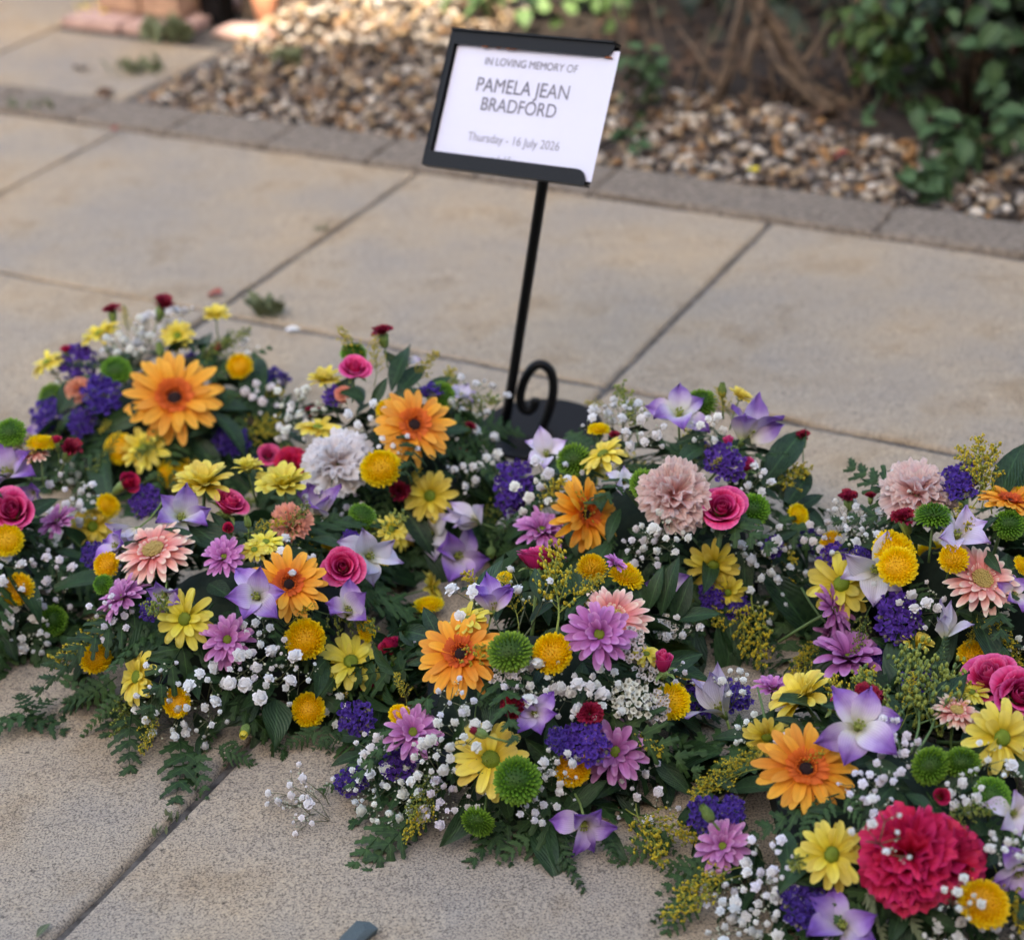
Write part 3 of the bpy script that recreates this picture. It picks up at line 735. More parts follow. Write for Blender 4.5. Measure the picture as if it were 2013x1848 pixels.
# ------------------------------------------------------------------ unseen sun blocker added behind the viewpoint to shade the paving
hs = empty('sun_blocker', (0, -5, 0)); tag(hs, 'unseen low brick block added behind the viewpoint to shade the paving', 'sun_blocker')
EDGE = 3.67
def shade_h(y_edge, yw): return (y_edge-yw)*math.tan(SUN_EL)/abs(math.cos(SUN_AZ))*1.0
h1 = shade_h(EDGE, -5.0)*abs(math.cos(SUN_AZ))/1.0
run = abs(math.cos(SUN_AZ))
h1 = (EDGE+5.0)/run*math.tan(SUN_EL)
m = MB(); m.box((-16, -11, 0), (16, -5.2, h1-.25)); o = obj('wall', m.mesh('blocker_wall', G['sun_blocker'], False), hs, T(0, 5, 0))
m = MB()
m.box((-16.4, -11.4, h1-.247), (16.4, -5.0, h1)); obj('blocker_roof', m.mesh('blocker_roof_box', G['blocker_roof'], False), hs, T(0, 5, 0))
XE = -2.25
for (x0, x1) in ((XE, 15), (-15, -3.25)):
    m = MB(); m.box((x0, -5.8, h1+.003), (x1, -5.05, h1+1.7)); obj('upper_blocker', m.mesh('upper_blocker', G['sun_blocker'], False), hs, T(0, 5, 0))  # unseen raised blocks, added so only the gap between them lets sun through
for xw in (-12, -7, -2, 3, 8, 12):
    m = MB(); m.box((xw, -5.2, .9), (xw+1.6, -5.17, 2.2)); wo = obj('blocker_window', m.mesh('blocker_window', G['black'], False), hs, T(0, 5, 0))

# ------------------------------------------------------------------ memorial sign on its stand
PB = ground(992, 846); sg = empty('memorial_sign', PB)
tag(sg, 'black metal stand holding a white memorial card behind the flowers', 'sign')
SI = T(*(-PB))
m = MB(); c = ground(1064, 848); r_ = .076
for z in (.0015, .0055): m.vert((c.x, c.y, z))
n_ = 48
for z, rr in ((.001, r_), (.0045, r_), (.0065, r_-.002)):
    for i in range(n_): m.vert((c.x+rr*math.cos(2*PI*i/n_), c.y+rr*math.sin(2*PI*i/n_), z))
for q in range(2):
    for i in range(n_): m.face((2+q*n_+i, 2+q*n_+(i+1) % n_, 2+(q+1)*n_+(i+1) % n_, 2+(q+1)*n_+i))
m.face([2+2*n_+i for i in range(n_)]); obj('base_plate', m.mesh('base_plate', G['black'], False), sg, SI)
Yp = PB.y
def camv(x, y, z, d): return (CR*x - CU*y + CF*z)*(d/FPX)
dS = 2.10
_c = [CP+ray(895, 67)*dS, CP+ray(1222, 91)*(dS-.11), CP+ray(1160, 365)*(dS-.11), CP+ray(842, 320)*dS]
SC = (_c[0]+_c[1]+_c[2]+_c[3])/4
WV = (_c[1]-_c[0]+_c[2]-_c[3])/2; HV = (_c[3]-_c[0]+_c[2]-_c[1])/2
HV = HV - WV*(HV.dot(WV)/WV.dot(WV))
ex, ey = WV.normalized(), -HV.normalized(); ez = ex.cross(ey)
SWd, SHt = WV.length, HV.length
SM = Matrix(((ex.x, ey.x, ez.x, SC.x), (ex.y, ey.y, ez.y, SC.y), (ex.z, ey.z, ez.z, SC.z), (0, 0, 0, 1)))
top = SM @ Vector((.040, -SHt*.30, -.008))
pts = [PB+Vector((0, 0, .006)), PB.lerp(top, .15), PB.lerp(top, .5), PB.lerp(top, .85), top]
pl = atY(1060, 362, top.y); 
m = MB(); m.tube(pts, .0062, 10); obj('post', m.mesh('post', G['black']), sg, SI)
sc = [(1049, 878), (1062, 850), (1080, 805), (1088, 765), (1083, 732), (1066, 717), (1048, 722), (1032, 745), (1023, 775), (1025, 798), (1037, 808), (1049, 800), (1053, 785)]
def smooth(P, k=5):
    out = []
    for i in range(len(P)-1):
        p0, p1, p2, p3 = P[max(i-1, 0)], P[i], P[i+1], P[min(i+2, len(P)-1)]
        for j in range(k):
            t = j/k; out.append(.5*((2*p1)+(p2-p0)*t+(2*p0-5*p1+4*p2-p3)*t*t+(3*p1-p0-3*p2+p3)*t**3))
    return out+[P[-1]]
m = MB(); m.tube(smooth([atY(u, v, Yp-.012) for u, v in sc]), .0058, 10)
o = obj('scroll', m.mesh('scroll', G['black']), sg, SI)
hw, hh = SWd/2, SHt/2
m = MB(); m.box((-hw, -hh, -.006), (hw-.004, hh, -.003)); fr = obj('back_plate', m.mesh('back_plate', G['black'], False), sg, SI @ SM)
def lip(y0, y1, zt, x1, name, chamf):
    m = MB(); a = [(-hw, y0), (x1-(chamf if y0 < 0 else 0), y0 if y0 < 0 else y0), (x1, y1 if y0 < 0 else y1)]
    return m
lh = .0135
m = MB()  # bottom lip, with a rounded right end
prof = [(-hw-.001, -hh-.001)]+[(hw-.004, -hh-.001)]+[(hw-.004-.012*(1-math.cos(t*PI/2/5)), -hh-.001+(lh+.001)*math.sin(t*PI/2/5)) for t in range(6)]+[(-hw-.001, -hh+lh)]
def extr(m, prof, z0, z1):
    b = len(m.v); n = len(prof)
    for z in (z0, z1):
        for x, y in prof: m.vert((x, y, z))
    m.face([b+i for i in range(n)][::-1]); m.face([b+n+i for i in range(n)])
    for i in range(n): m.face((b+i, b+(i+1) % n, b+n+(i+1) % n, b+n+i))
extr(m, prof, .004, .006); m.box((-hw-.001, -hh-.003, -.006), (hw-.004, -hh-.001, .006)); obj('bottom_lip', m.mesh('bottom_lip', G['black'], False), sg, SI @ SM)
m = MB(); extr(m, [(x, -y) for x, y in prof][::-1], .004, .006); m.box((-hw-.001, hh+.001, -.0062), (hw-.004, hh+.003, .010)); obj('top_lip', m.mesh('top_lip', G['black'], False), sg, SI @ SM)
m = MB(); m.box((-hw-.003, -hh-.003, -.0065), (-hw-.001, hh+.003, .0062)); m.box((-hw-.0008, -hh+.0, .004), (-hw+.0045, hh-.0, .0058)); obj('side_bar', m.mesh('side_bar', G['black'], False), sg, SI @ SM)
m = MB()
for k in range(7):
    x = rnd(-hw*.6, 0) if k < 5 else hw-.008+rnd(-.004, .003); m.ball((x, hh-lh-.0005, .0052), rnd(.0015, .003), 6, 4, 0, (2.2, .5, .4))
obj('rust_patch', m.mesh('rust_patch', G['rust']), sg, SI @ SM)
rows = [[(-hw+.006+(2*hw-.004)*i/10, -hh+.002+(2*hh-.008)*j/6, .0005+.0025*(i/10)**6) for i in range(11)] for j in range(7)]
m = MB(); m.grid(rows, 0); card = obj('card', m.mesh('card', G['card']), sg, SI @ SM)
dg = None
def text(body, a, b, width, mat):
    cu = bpy.data.curves.new('lettering', 'FONT'); cu.body = body; cu.align_x = 'CENTER'; cu.align_y = 'CENTER'
    to = bpy.data.objects.new('lettering', cu); col.objects.link(to); bpy.context.view_layer.update()
    me = bpy.data.meshes.new_from_object(to.evaluated_get(bpy.context.evaluated_depsgraph_get()))
    bpy.data.objects.remove(to)
    xs = [v.co.x for v in me.vertices]; s = width*SWd/(max(xs)-min(xs)); mx = (max(xs)+min(xs))/2
    me.materials.clear(); me.materials.append(mat); me.name = 'lettering'
    me.transform(Matrix.Diagonal((s, s*1.12, s, 1)) @ T(-mx, 0, 0))
    obj('lettering', me, card, T(-hw+.006+a*(2*hw-.008), hh-lh-b*(2*hh-lh-.006), .0013))
text('IN LOVING MEMORY OF', .494, .119, .56, G['ink']); text('PAMELA JEAN', .474, .326, .56, G['ink'])
text('BRADFORD', .475, .489, .455, G['ink']); text('Thursday - 16 July 2026', .489, .775, .56, G['ink2']); text('at 1:15 pm', .47, .947, .23, G['ink2'])

# ------------------------------------------------------------------ flower arrangements
BACK = -CF
FACE = {'c': (0, .35, 1), 'u': (0, 1, .55), 'l': (-.75, .4, .75), 'r': (.75, .4, .75), 'd': (0, -.55, 1), 'ul': (-.55, .9, .5), 'ur': (.55, .9, .5), 'dl': (-.6, -.5, .8), 'dr': (.6, -.5, .8), 'L': (-1, .3, .2), 'R': (1, .3, .2), 'U': (0, 1, .12), 'cl': (-.4, .3, 1), 'cr': (.4, .3, 1), 'cu': (0, .75, 1)}
class Arr:
    def __init__(s, name, label, c, r):
        s.c = Vector((c[0], c[1], 0)); s.r = Vector(r); s.o = empty(name, s.c); tag(s.o, label, 'flower arrangement', 'funeral flower arrangements on the paving')
        s.R = random.Random(int(c[0]*1000)+17)
    def hit(s, u, v, k=1.0):
        d = ray(u, v); o = CP-s.c; q = Vector((o[i]/(s.r[i]*k) for i in range(3))); e = Vector((d[i]/(s.r[i]*k) for i in range(3)))
        A, B, C = e.dot(e), q.dot(e), q.dot(q)-1; D = B*B-A*C
        t = (-B-math.sqrt(D))/A if D > 0 else -B/A
        p = CP+d*t
        if p.z < .02: p = ground(u, v, .02); t = (p-CP).length/d.length
        l = p-s.c; n = Vector((l[i]/s.r[i]**2 for i in range(3))).normalized()
        return p, n, t
    def flower(s, kind, u, v, px, face=None, lift=0.0):
        R = s.R; p, n, t = s.hit(u, v); t -= lift; p = CP+ray(u, v)*t
        if face is None: f = n*.65+(CP-p).normalized()*.55
        else:
            q = FACE[face] if isinstance(face, str) else face; f = CR*q[0]+CU*q[1]+BACK*q[2]
        f = f.normalized()+Vector((R.uniform(-.12, .12), R.uniform(-.12, .12), R.uniform(-.08, .08)))
        size = px*t/FPX*R.uniform(.93, 1.09)*(1.0 if kind[0] == 'g' and kind != 'go' else 1.07)
        k = R.choice(KIND[kind])
        M = T(*(p-s.c)) @ f.to_track_quat('Z', 'Y').to_matrix().to_4x4() @ rz(R.uniform(0, 6.28)) @ Matrix.Scale(size, 4)
        if k.name == 'pompon': M = M @ Matrix.Diagonal((R.uniform(.88, 1.08), R.uniform(.88, 1.08), R.uniform(.75, 1.15), 1))
        elif k.pname == 'petal': M = M @ Matrix.Diagonal((R.uniform(.92, 1.06), R.uniform(.92, 1.06), R.uniform(.9, 1.1), 1))
        h = obj(k.name, k.head, s.o, M)
        free = k.name in ('gerbera', 'daisy', 'chrysanthemum', 'lisianthus', 'carnation', 'spray_carnation')
        op = R.uniform(-.12, .16); g = R.uniform(.91, 1.05); tint = (g*R.uniform(.97, 1.02), g*R.uniform(.94, 1.03), g*R.uniform(.92, 1.04), 1)
        if kind in ('li', 'lp') and R.random() < .5: tint = (.86*g, .76*g, .98*g, 1)
        side = R.uniform(0, 6.28); sag = R.uniform(0, .22)
        for me, m_ in k.petals:
            if free:
                a_ = math.atan2(m_[1][1], m_[0][1])
                if k.name in ('daisy', 'gerbera') and R.random() < .03: continue
                m_ = m_ @ rx(op*.6+R.gauss(0, .07)-sag*max(0, math.cos(a_-side))) @ Matrix.Rotation(R.gauss(0, .12), 4, 'Y')
            o_ = obj(k.pname, me, h, m_); o_.color = tint
        return h
    def sprig(s, meshes, name, u0, v0, u1, v1, k0=.92, k1=1.05, z1=None, wid=1.0, roll=None, lift=0.0):
        R = s.R; p0 = s.hit(u0, v0, k0)[0]
        if z1 is not None: p1 = ground(u1, v1, z1)
        else: p1 = s.hit(u1, v1, k1)[0]
        p1 = p1-ray(u1, v1)*lift
        d = p1-p0; L = d.length; y = d.normalized()
        up = (Vector((0, 0, 1))*.7+(CP-p0).normalized()*.8); x = y.cross(up).normalized(); z = x.cross(y)
        M = Matrix(((x.x, y.x, z.x, 0), (x.y, y.y, z.y, 0), (x.z, y.z, z.z, 0), (0, 0, 0, 1)))
        rl = R.uniform(-.35, .35) if roll is None else roll
        return obj(name, R.choice(meshes), s.o, T(*(p0-s.c)) @ M @ Matrix.Rotation(rl, 4, 'Y') @ Matrix.Diagonal((L*wid, L, L, 1)))
    def filler(s, extra='', nleaf=150, nfern=30, nskirt=11, ngy=1, nbits=10):
        R = s.R; r = s.r
        m = MB(); m.box((-r.x*.55, -r.y*.5, .0), (r.x*.55, r.y*.5, .03)); obj('tray', m.mesh('tray', G['tray'], False), s.o)
        m = MB(); m.ball((0, 0, .02), 1, 18, 9, 0, (r.x*.52, r.y*.5, r.z*.5)); m.v = [(x, y, max(z, .006)) for x, y, z in m.v]; obj('foam_block', m.mesh('foam_block', G['foam']), s.o)
        def place(me, name, L, th, b, k, tilt, roll, wid=1):
            d = Vector((math.cos(th)*math.cos(b), math.sin(th)*math.cos(b), math.sin(b)))
            p = Vector((d.x*r.x*k, d.y*r.y*k, max(.012, d.z*r.z*k)))
            n = Vector((d.x/r.x, d.y/r.y, d.z/r.z)).normalized()
            t = Vector((-n.z*math.cos(th), -n.z*math.sin(th), math.sqrt(max(0, 1-n.z*n.z))))*-1
            sidev = n.cross(t).normalized(); t = (t*math.cos(roll)+sidev*math.sin(roll)).normalized()
            y = (t*math.cos(tilt)+n*math.sin(tilt)).normalized(); x = y.cross(n).normalized(); z = x.cross(y)
            tip = p+y*L
            if tip.z < .005: y = Vector((y.x, y.y, (.006-p.z)/L)).normalized(); x = y.cross(Vector((0, 0, 1))).normalized(); z = x.cross(y)
            M = Matrix(((x.x, y.x, z.x, p.x), (x.y, y.y, z.y, p.y), (x.z, y.z, z.z, p.z), (0, 0, 0, 1)))
            return obj(name, me, s.o, M @ Matrix.Rotation(R.uniform(-.5, .5), 4, 'Y') @ Matrix.Diagonal((L*wid, L, L, 1)))
        for _ in range(nleaf):
            b = math.asin(R.random()**1.1)
            place(R.choice(LEAF+SALAL[:1]), 'leaf', R.uniform(.028, .058), R.uniform(0, 6.28), b, R.uniform(.70, .92), R.uniform(.0, .9), R.uniform(-1.5, 1.5))
        for _ in range(nfern):
            b = math.asin(R.random()); place(R.choice(FERN), 'fern_frond', R.uniform(.07, .13), R.uniform(0, 6.28), b, R.uniform(.66, .88), R.uniform(.1, .7), R.uniform(-.8, .8))
        for k in range(nskirt):
            th = 2*PI*k/nskirt+R.uniform(-.2, .2); place(R.choice(FERN+FERNB), 'fern_frond', R.uniform(.05, .085), th, R.uniform(.02, .22), R.uniform(.68, .82), R.uniform(.3, .7), R.uniform(-.4, .4))
        for k in range(8):
            b = math.asin(R.uniform(.1, 1)); place(R.choice(GOLDG+GOLD[:1]), 'goldenrod_spray', R.uniform(.05, .08), R.uniform(0, 6.28), b, R.uniform(.72, .86), R.uniform(.4, 1.1), R.uniform(-1.2, 1.2), .8)
        for k in range(34 if extra else 0):
            th = R.uniform(.25, PI-.25)*(1 if extra == 'b' else -1)
            place(R.choice(FERN+FERNB+LEAF*2), 'leaf' if k % 2 else 'fern_frond', R.uniform(.06, .11), th, R.uniform(.05, .7), R.uniform(.75, .98), R.uniform(.2, .7), R.uniform(-.7, .7))
        for k in range(nskirt*2):
            th = R.uniform(0, 6.28); place(R.choice(LEAF), 'leaf', R.uniform(.035, .055), th, R.uniform(.02, .3), R.uniform(.70, .88), R.uniform(.3, .9), R.uniform(-.7, .7))
        for k in range(ngy+nbits):
            th = R.uniform(0, 6.28); b = math.asin(R.uniform(.12, 1)); d = Vector((math.cos(th)*math.cos(b)*r.x, math.sin(th)*math.cos(b)*r.y, math.sin(b)*r.z)); n = Vector((d.x/r.x**2, d.y/r.y**2, d.z/r.z**2)).normalized()
            kk = R.choice(KIND[R.choice(['gy', 'gys'])] if k < ngy else KIND[R.choice(['st', 'by', 'dy', 'li', 'rc'])])
            sz = R.uniform(.07, .10) if k < ngy else {'st': .06, 'pompon': .04, 'daisy': .055, 'lisianthus': .055, 'carnation_bud': .03, 'statice': .055}[kk.name]
            if k >= ngy and d.y < .35*r.y: continue      # extra blooms only on the far side, which the photograph does not show
            M = T(*(d*.97)) @ (n+Vector((0, 0, .3))).to_track_quat('Z', 'Y').to_matrix().to_4x4() @ rz(R.uniform(0, 6.28)) @ Matrix.Scale(sz, 4)
            h = obj(kk.name, kk.head, s.o, M)
            for me, m_ in kk.petals: obj(kk.pname, me, h, m_)

AL = {}
AL[1] = Arr('flower_arrangement', 'posy cut off by the left edge, with a hot pink rose and mauve chrysanthemum', (-.60, 1.70), (.15, .12, .18))
AL[2] = Arr('flower_arrangement', 'rear left posy with one large orange gerbera facing forward and white gypsophila on top', (-.422, 2.06), (.155, .135, .135))
AL[3] = Arr('flower_arrangement', 'posy beside the sign base with a blush white carnation and orange gerbera', (-.138, 1.853), (.135, .115, .175))
AL[4] = Arr('flower_arrangement', 'front left posy with coral pink gerbera, orange gerbera and trailing fern over the slab joint', (-.282, 1.589), (.183, .155, .158))
AL[5] = Arr('flower_arrangement', 'posy right of the sign stand with a round pink carnation and side-on orange gerbera', (.151, 1.70), (.170, .145, .180))
AL[6] = Arr('flower_arrangement', 'front middle posy with dark red carnation buds and green pompon over a yellow daisy', (.0, 1.435), (.166, .142, .165))
AL[7] = Arr('flower_arrangement', 'right rear posy with a pale pink carnation and coral gerbera with tan centre', (.437, 1.55), (.150, .125, .175))
AL[8] = Arr('flower_arrangement', 'nearest posy in the lower right corner with a big crimson carnation', (.317, 1.266), (.190, .160, .118))

FL = {
1: [('bg', 20, 848, 62, 'cu'), ('li', 22, 930, 112, 'cl'), ('gp', 62, 892, 75, 'u'), ('by', 80, 868, 52, 'U'), ('rd', 140, 880, 50, 'ur'), ('ro', 25, 1005, 88, 'c'), ('pk', 112, 1025, 84, 'ul'), ('by', 12, 1060, 58, 'c'), ('by', 32, 1157, 66, 'c'), ('dy', 182, 1035, 84, 'cr'),
    ('bg', 105, 1220, 70, 'cr'), ('by', 215, 992, 48, 'r'), ('rc', 250, 950, 55, 'r'), ('st', 285, 985, 70, 'c'), ('st', 215, 1078, 80, 'c'), ('gyd', 45, 1220, 130, 'c'), ('gy', 130, 960, 120, 'c'), ('gyd', 160, 1000, 90, 'c'), ('gy', 100, 1120, 100, 'c'), ('gy', 20, 1130, 110, 'c'), ('gy', 60, 1270, 90, 'd'), ('gys', 110, 1190, 90, 'c'), ('li', 70, 965, 60, 'd'), ('st', 165, 1075, 60, 'c'), ('rc', 110, 868, 30, 'u')],
2: [('go', 343, 782, 182, (.02, .3, 1)), ('by', 470, 718, 56, 'c'), ('dy', 349, 660, 60, 'c'), ('dyc', 425, 622, 52, 'u'), ('rd', 220, 608, 40, 'u'), ('rd', 321, 597, 50, 'ur'), ('gyd', 300, 645, 110, 'cu'), ('gyd', 255, 672, 110, 'cu'), ('gy', 345, 620, 80, 'u'), ('dy', 195, 655, 70, 'ul'), ('dy', 92, 712, 66, 'ul'), ('st', 152, 712, 95, 'cu'), ('st', 200, 775, 90, 'c'), ('st', 100, 822, 90, 'c'), ('st', 160, 830, 60, 'c'), ('bg', 228, 727, 62, 'c'), ('bg', 100, 780, 62, 'cl'), ('ce', 152, 762, 60, 'c'),
    ('by', 234, 880, 68, 'c'), ('dy', 283, 882, 96, 'c'), ('rb', 425, 686, 30, 'ur'), ('by', 335, 930, 66, 'R'), ('by', 372, 918, 60, 'u'), ('st', 455, 868, 70, 'c'), ('st', 495, 905, 50, 'c'), ('gys', 470, 690, 80, 'u'), ('st', 530, 742, 80, 'u'), ('gy', 520, 780, 90, 'c'), ('gy', 120, 745, 60, 'c'), ('gy', 150, 930, 80, 'c'), ('bu', 315, 690, 24, 'u'), ('li', 90, 850, 60, 'cl'), ('rc', 130, 690, 26, 'u')],
3: [('ro', 697, 725, 66, 'cu', .03), ('rd', 752, 652, 50, 'u'), ('bg', 695, 690, 58, 'U'), ('dyc', 638, 748, 62, 'u'), ('ce', 672, 772, 36, 'c'), ('st', 655, 778, 45, 'c'), ('gyd', 590, 810, 120, 'c'), ('gyd', 575, 835, 90, 'c'), ('go', 815, 835, 165, (.22, .3, 1), .02), ('by', 763, 805, 50, 'c'), ('cw', 660, 905, 150, (-.05, .45, 1), .03), ('by', 748, 918, 80, 'c', .05), ('dy', 625, 840, 92, 'u'), ('ro', 527, 895, 46, 'c'), ('cc', 572, 905, 66, 'c'), ('rd', 785, 965, 52, 'c'), ('dy', 845, 975, 106, 'cl'),
    ('lw', 905, 782, 56, 'ur'), ('bg', 868, 778, 56, 'cr'), ('st', 850, 768, 60, 'u'), ('gy', 735, 825, 110, 'c'), ('gys', 955, 772, 110, 'ur'), ('rd', 925, 838, 28, 'ur'), ('gy', 960, 930, 110, 'c'), ('gy', 905, 940, 90, 'c'), ('gys', 780, 870, 80, 'c', .02), ('lw', 850, 1050, 92, 'cl'), ('li', 895, 1095, 110, 'cr', .03), ('lt', 938, 1025, 92, 'l', .06), ('dy', 850, 1155, 70, 'R'), ('by', 842, 1186, 58, 'U'), ('bu', 965, 1085, 30, 'd'), ('lw', 800, 715, 40, 'u'), ('dy', 785, 1050, 70, 'r'), ('gy', 700, 1000, 80, 'c')],
4: [('dyc', 400, 952, 112, 'u', .01), ('dyc', 487, 922, 64, 'u'), ('dyc', 558, 955, 108, 'u', .01), ('ro', 450, 993, 76, 'ur'), ('li', 355, 1020, 100, 'cr'), ('lt', 265, 1042, 84, 'dl', .01), ('li', 235, 1075, 80, 'l'), ('lp', 630, 1015, 100, 'u'), ('li', 507, 1175, 122, 'c', .03), ('lp', 685, 1205, 98, 'cu'), ('li', 325, 1165, 70, 'd'), ('gp', 302, 1082, 150, (-.35, .8, .75)), ('pk', 440, 1095, 90, 'c'), ('pk', 240, 1175, 112, 'ul'), ('pk', 447, 1258, 118, 'c'), ('by', 207, 1110, 56, 'cl'), ('by', 190, 1293, 60, 'cr'), ('by', 600, 1255, 84, 'c'), ('by', 347, 1380, 58, 'c'), ('by', 605, 1394, 66, 'c'), ('by', 722, 1238, 48, 'r'),
    ('go', 568, 1148, 142, (.1, .25, 1)), ('ro', 673, 1115, 92, 'c'), ('bg', 715, 1012, 66, 'ur'), ('bg', 752, 1330, 76, 'c'), ('dy', 363, 1217, 112, 'cl'), ('dy', 268, 1330, 110, 'l'), ('dy', 690, 1300, 112, 'cu'), ('dy', 522, 1065, 66, 'u'), ('ce', 570, 1025, 84, 'c'), ('by', 752, 1088, 56, 'ur'), ('lw', 722, 1095, 108, 'cr'), ('rc', 770, 1278, 60, 'ul', .02), ('buy', 482, 1435, 30, 'd', .01), ('bu', 487, 1028, 24, 'u', .01),
    ('gy', 400, 1360, 130, 'c'), ('gy', 320, 1400, 120, 'c'), ('gy', 520, 1320, 150, 'c', .01), ('gy', 500, 1250, 90, 'c'), ('gyd', 222, 1215, 110, 'c'), ('gy', 395, 1420, 120, 'd'), ('gys', 580, 1335, 110, 'c', .01), ('gy', 660, 1390, 90, 'c'), ('gys', 300, 1345, 110, 'c', .02), ('gy', 610, 1000, 90, 'c', .01), ('gy', 470, 1310, 90, 'c'), ('gy', 560, 1290, 80, 'c', .01), ('st', 190, 1090, 70, 'c'), ('st', 295, 1200, 50, 'c'), ('dy', 500, 1080, 60, 'cu'), ('dy', 770, 1040, 60, 'cr'), ('bg', 200, 1148, 46, 'l'), ('st', 690, 1060, 40, 'c'), ('gys', 850, 1270, 110, 'c'), ('rc', 450, 1040, 28, 'c')],
5: [('li', 1335, 820, 112, 'cu'), ('lp', 1465, 862, 112, 'ur'), ('lw', 1075, 897, 84, 'cu'), ('bg', 1378, 790, 64, 'cu'), ('bg', 1125, 903, 66, 'l'), ('bg', 1267, 950, 64, 'c', .02), ('bg', 1480, 1002, 70, 'c'), ('dyc', 1455, 782, 54, 'ur'), ('bu', 1420, 770, 26, 'u'), ('by', 1177, 842, 50, 'U'), ('dy', 1185, 892, 96, 'ul'), ('cp', 1325, 968, 155, (.05, .4, 1), .04), ('go', 1152, 1010, 150, (.55, .25, .75)), ('ro', 1418, 1000, 90, 'c', .035), ('st', 1425, 910, 90, 'c'), ('st', 1010, 948, 90, 'c'), ('st', 1005, 985, 70, 'c'), ('gyd', 1300, 1050, 130, 'c', .045), ('gyd', 1265, 1075, 110, 'c', .01), ('gyd', 1230, 810, 110, 'u'), ('gy', 1100, 930, 120, 'c'), ('gy', 1180, 830, 90, 'cu'), ('gy', 1270, 850, 110, 'c'), ('gy', 1060, 975, 120, 'c'), ('pk', 1065, 1042, 110, 'u'), ('rb', 1467, 918, 44, 'cu'), ('rb', 1432, 872, 36, 'u'), ('rd', 1578, 857, 40, 'u'), ('st', 1440, 1190, 70, 'c'), ('st', 1595, 1065, 60, 'c'), ('dy', 1402, 1112, 110, 'd'), ('by', 1572, 1012, 52, 'r'), ('by', 1556, 1165, 60, 'R'), ('gy', 1330, 1010, 90, 'c', .03), ('gy', 1500, 1060, 110, 'c'), ('gys', 1540, 1130, 130, 'cr'), ('gys', 1520, 1180, 110, 'cr'), ('gy', 1480, 1110, 100, 'c'), ('li', 1312, 1142, 74, 'd'), ('st', 1400, 1170, 60, 'c'), ('dy', 1430, 1165, 70, 'd'), ('rd', 1208, 855, 26, 'u'), ('gy', 1480, 940, 80, 'c'), ('gy', 1390, 850, 90, 'c'), ('lw', 1225, 950, 50, 'c'), ('gys', 1430, 1040, 80, 'c'), ('st', 1520, 1075, 50, 'c')],
6: [('ro', 1060, 1102, 100, 'U'), ('lp', 968, 1198, 92, 'u'), ('dy', 918, 1218, 96, 'ul'), ('go', 905, 1285, 172, (-.05, .5, 1)), ('bg', 1002, 1278, 84, 'cu', .015), ('by', 1087, 1282, 84, 'c', .01), ('gp', 1205, 1215, 140, (.2, .55, 1)), ('pk', 1178, 1247, 126, 'c', .03), ('sw', 1240, 1268, 70, 'c', .03), ('sw', 1282, 1320, 70, 'c'), ('sw', 1240, 1375, 90, 'c', .01), ('sw', 1290, 1390, 70, 'c', .01), ('sw', 1310, 1235, 60, 'c'), ('gyd', 1060, 1345, 140, 'c'), ('gyd', 1140, 1370, 140, 'c'), ('gy', 1200, 1355, 110, 'c'), ('gy', 1010, 1345, 110, 'c'), ('rb', 1303, 1310, 76, 'u', .02), ('by', 1325, 1377, 72, 'cr'), ('rd', 1012, 1388, 64, 'cl', .01), ('rd', 1160, 1402, 56, 'c', .01), ('li', 1050, 1402, 84, 'c'), ('pk', 812, 1440, 120, 'cu'), ('pk', 1208, 1478, 146, 'c'), ('dy', 965, 1492, 138, 'c', .005), ('bg', 1017, 1532, 90, 'c', .03), ('bg', 937, 1618, 62, 'dl', .02), ('by', 1125, 1510, 66, 'c'), ('st', 1150, 1462, 100, 'c', .015), ('st', 700, 1412, 80, 'cl'), ('st', 690, 1535, 70, 'c'), ('st', 785, 1500, 80, 'c'), ('st', 1370, 1375, 90, 'cu'), ('st', 1440, 1368, 80, 'cu'), ('bur', 945, 1441, 30, 'L', .04), ('li', 1148, 1616, 96, 'd', .02), ('lt', 1420, 1400, 116, 'ul', .05), ('by', 785, 1402, 44, 'cu'), ('by', 1165, 1112, 62, 'cu'), ('by', 1232, 1128, 66, 'ur'), ('pkc', 1208, 1108, 50, 'ur', .02), ('by', 992, 1132, 34, 'u'), ('by', 1385, 1345, 46, 'U'), ('dy', 1270, 1285, 60, 'u'), ('bg', 965, 1160, 44, 'u'),
    ('gyd', 800, 1560, 150, 'c', .01), ('gyd', 720, 1535, 110, 'c', .01), ('gyd', 850, 1500, 130, 'c', .02), ('gyd', 860, 1575, 110, 'c', .015), ('gy', 760, 1600, 120, 'd'), ('gys', 590, 1560, 130, 'l'), ('gy', 740, 1470, 120, 'cl'), ('gy', 900, 1440, 120, 'c', .02), ('gyd', 1100, 1510, 110, 'c', .02), ('gys', 1080, 1560, 110, 'c', .01), ('gys', 1260, 1560, 130, 'c'), ('gy', 1230, 1520, 90, 'c'), ('gy', 1340, 1230, 90, 'cu'), ('gys', 890, 1370, 90, 'c', .03), ('gy', 1330, 1330, 80, 'c'), ('gys', 600, 1590, 90, 'l'), ('gy', 1040, 1575, 80, 'c', .02), ('sw', 1000, 1330, 60, 'c'), ('gys', 560, 1560, 90, 'l'), ('gy', 920, 1560, 90, 'c'), ('st', 1100, 1455, 60, 'c', .01)],
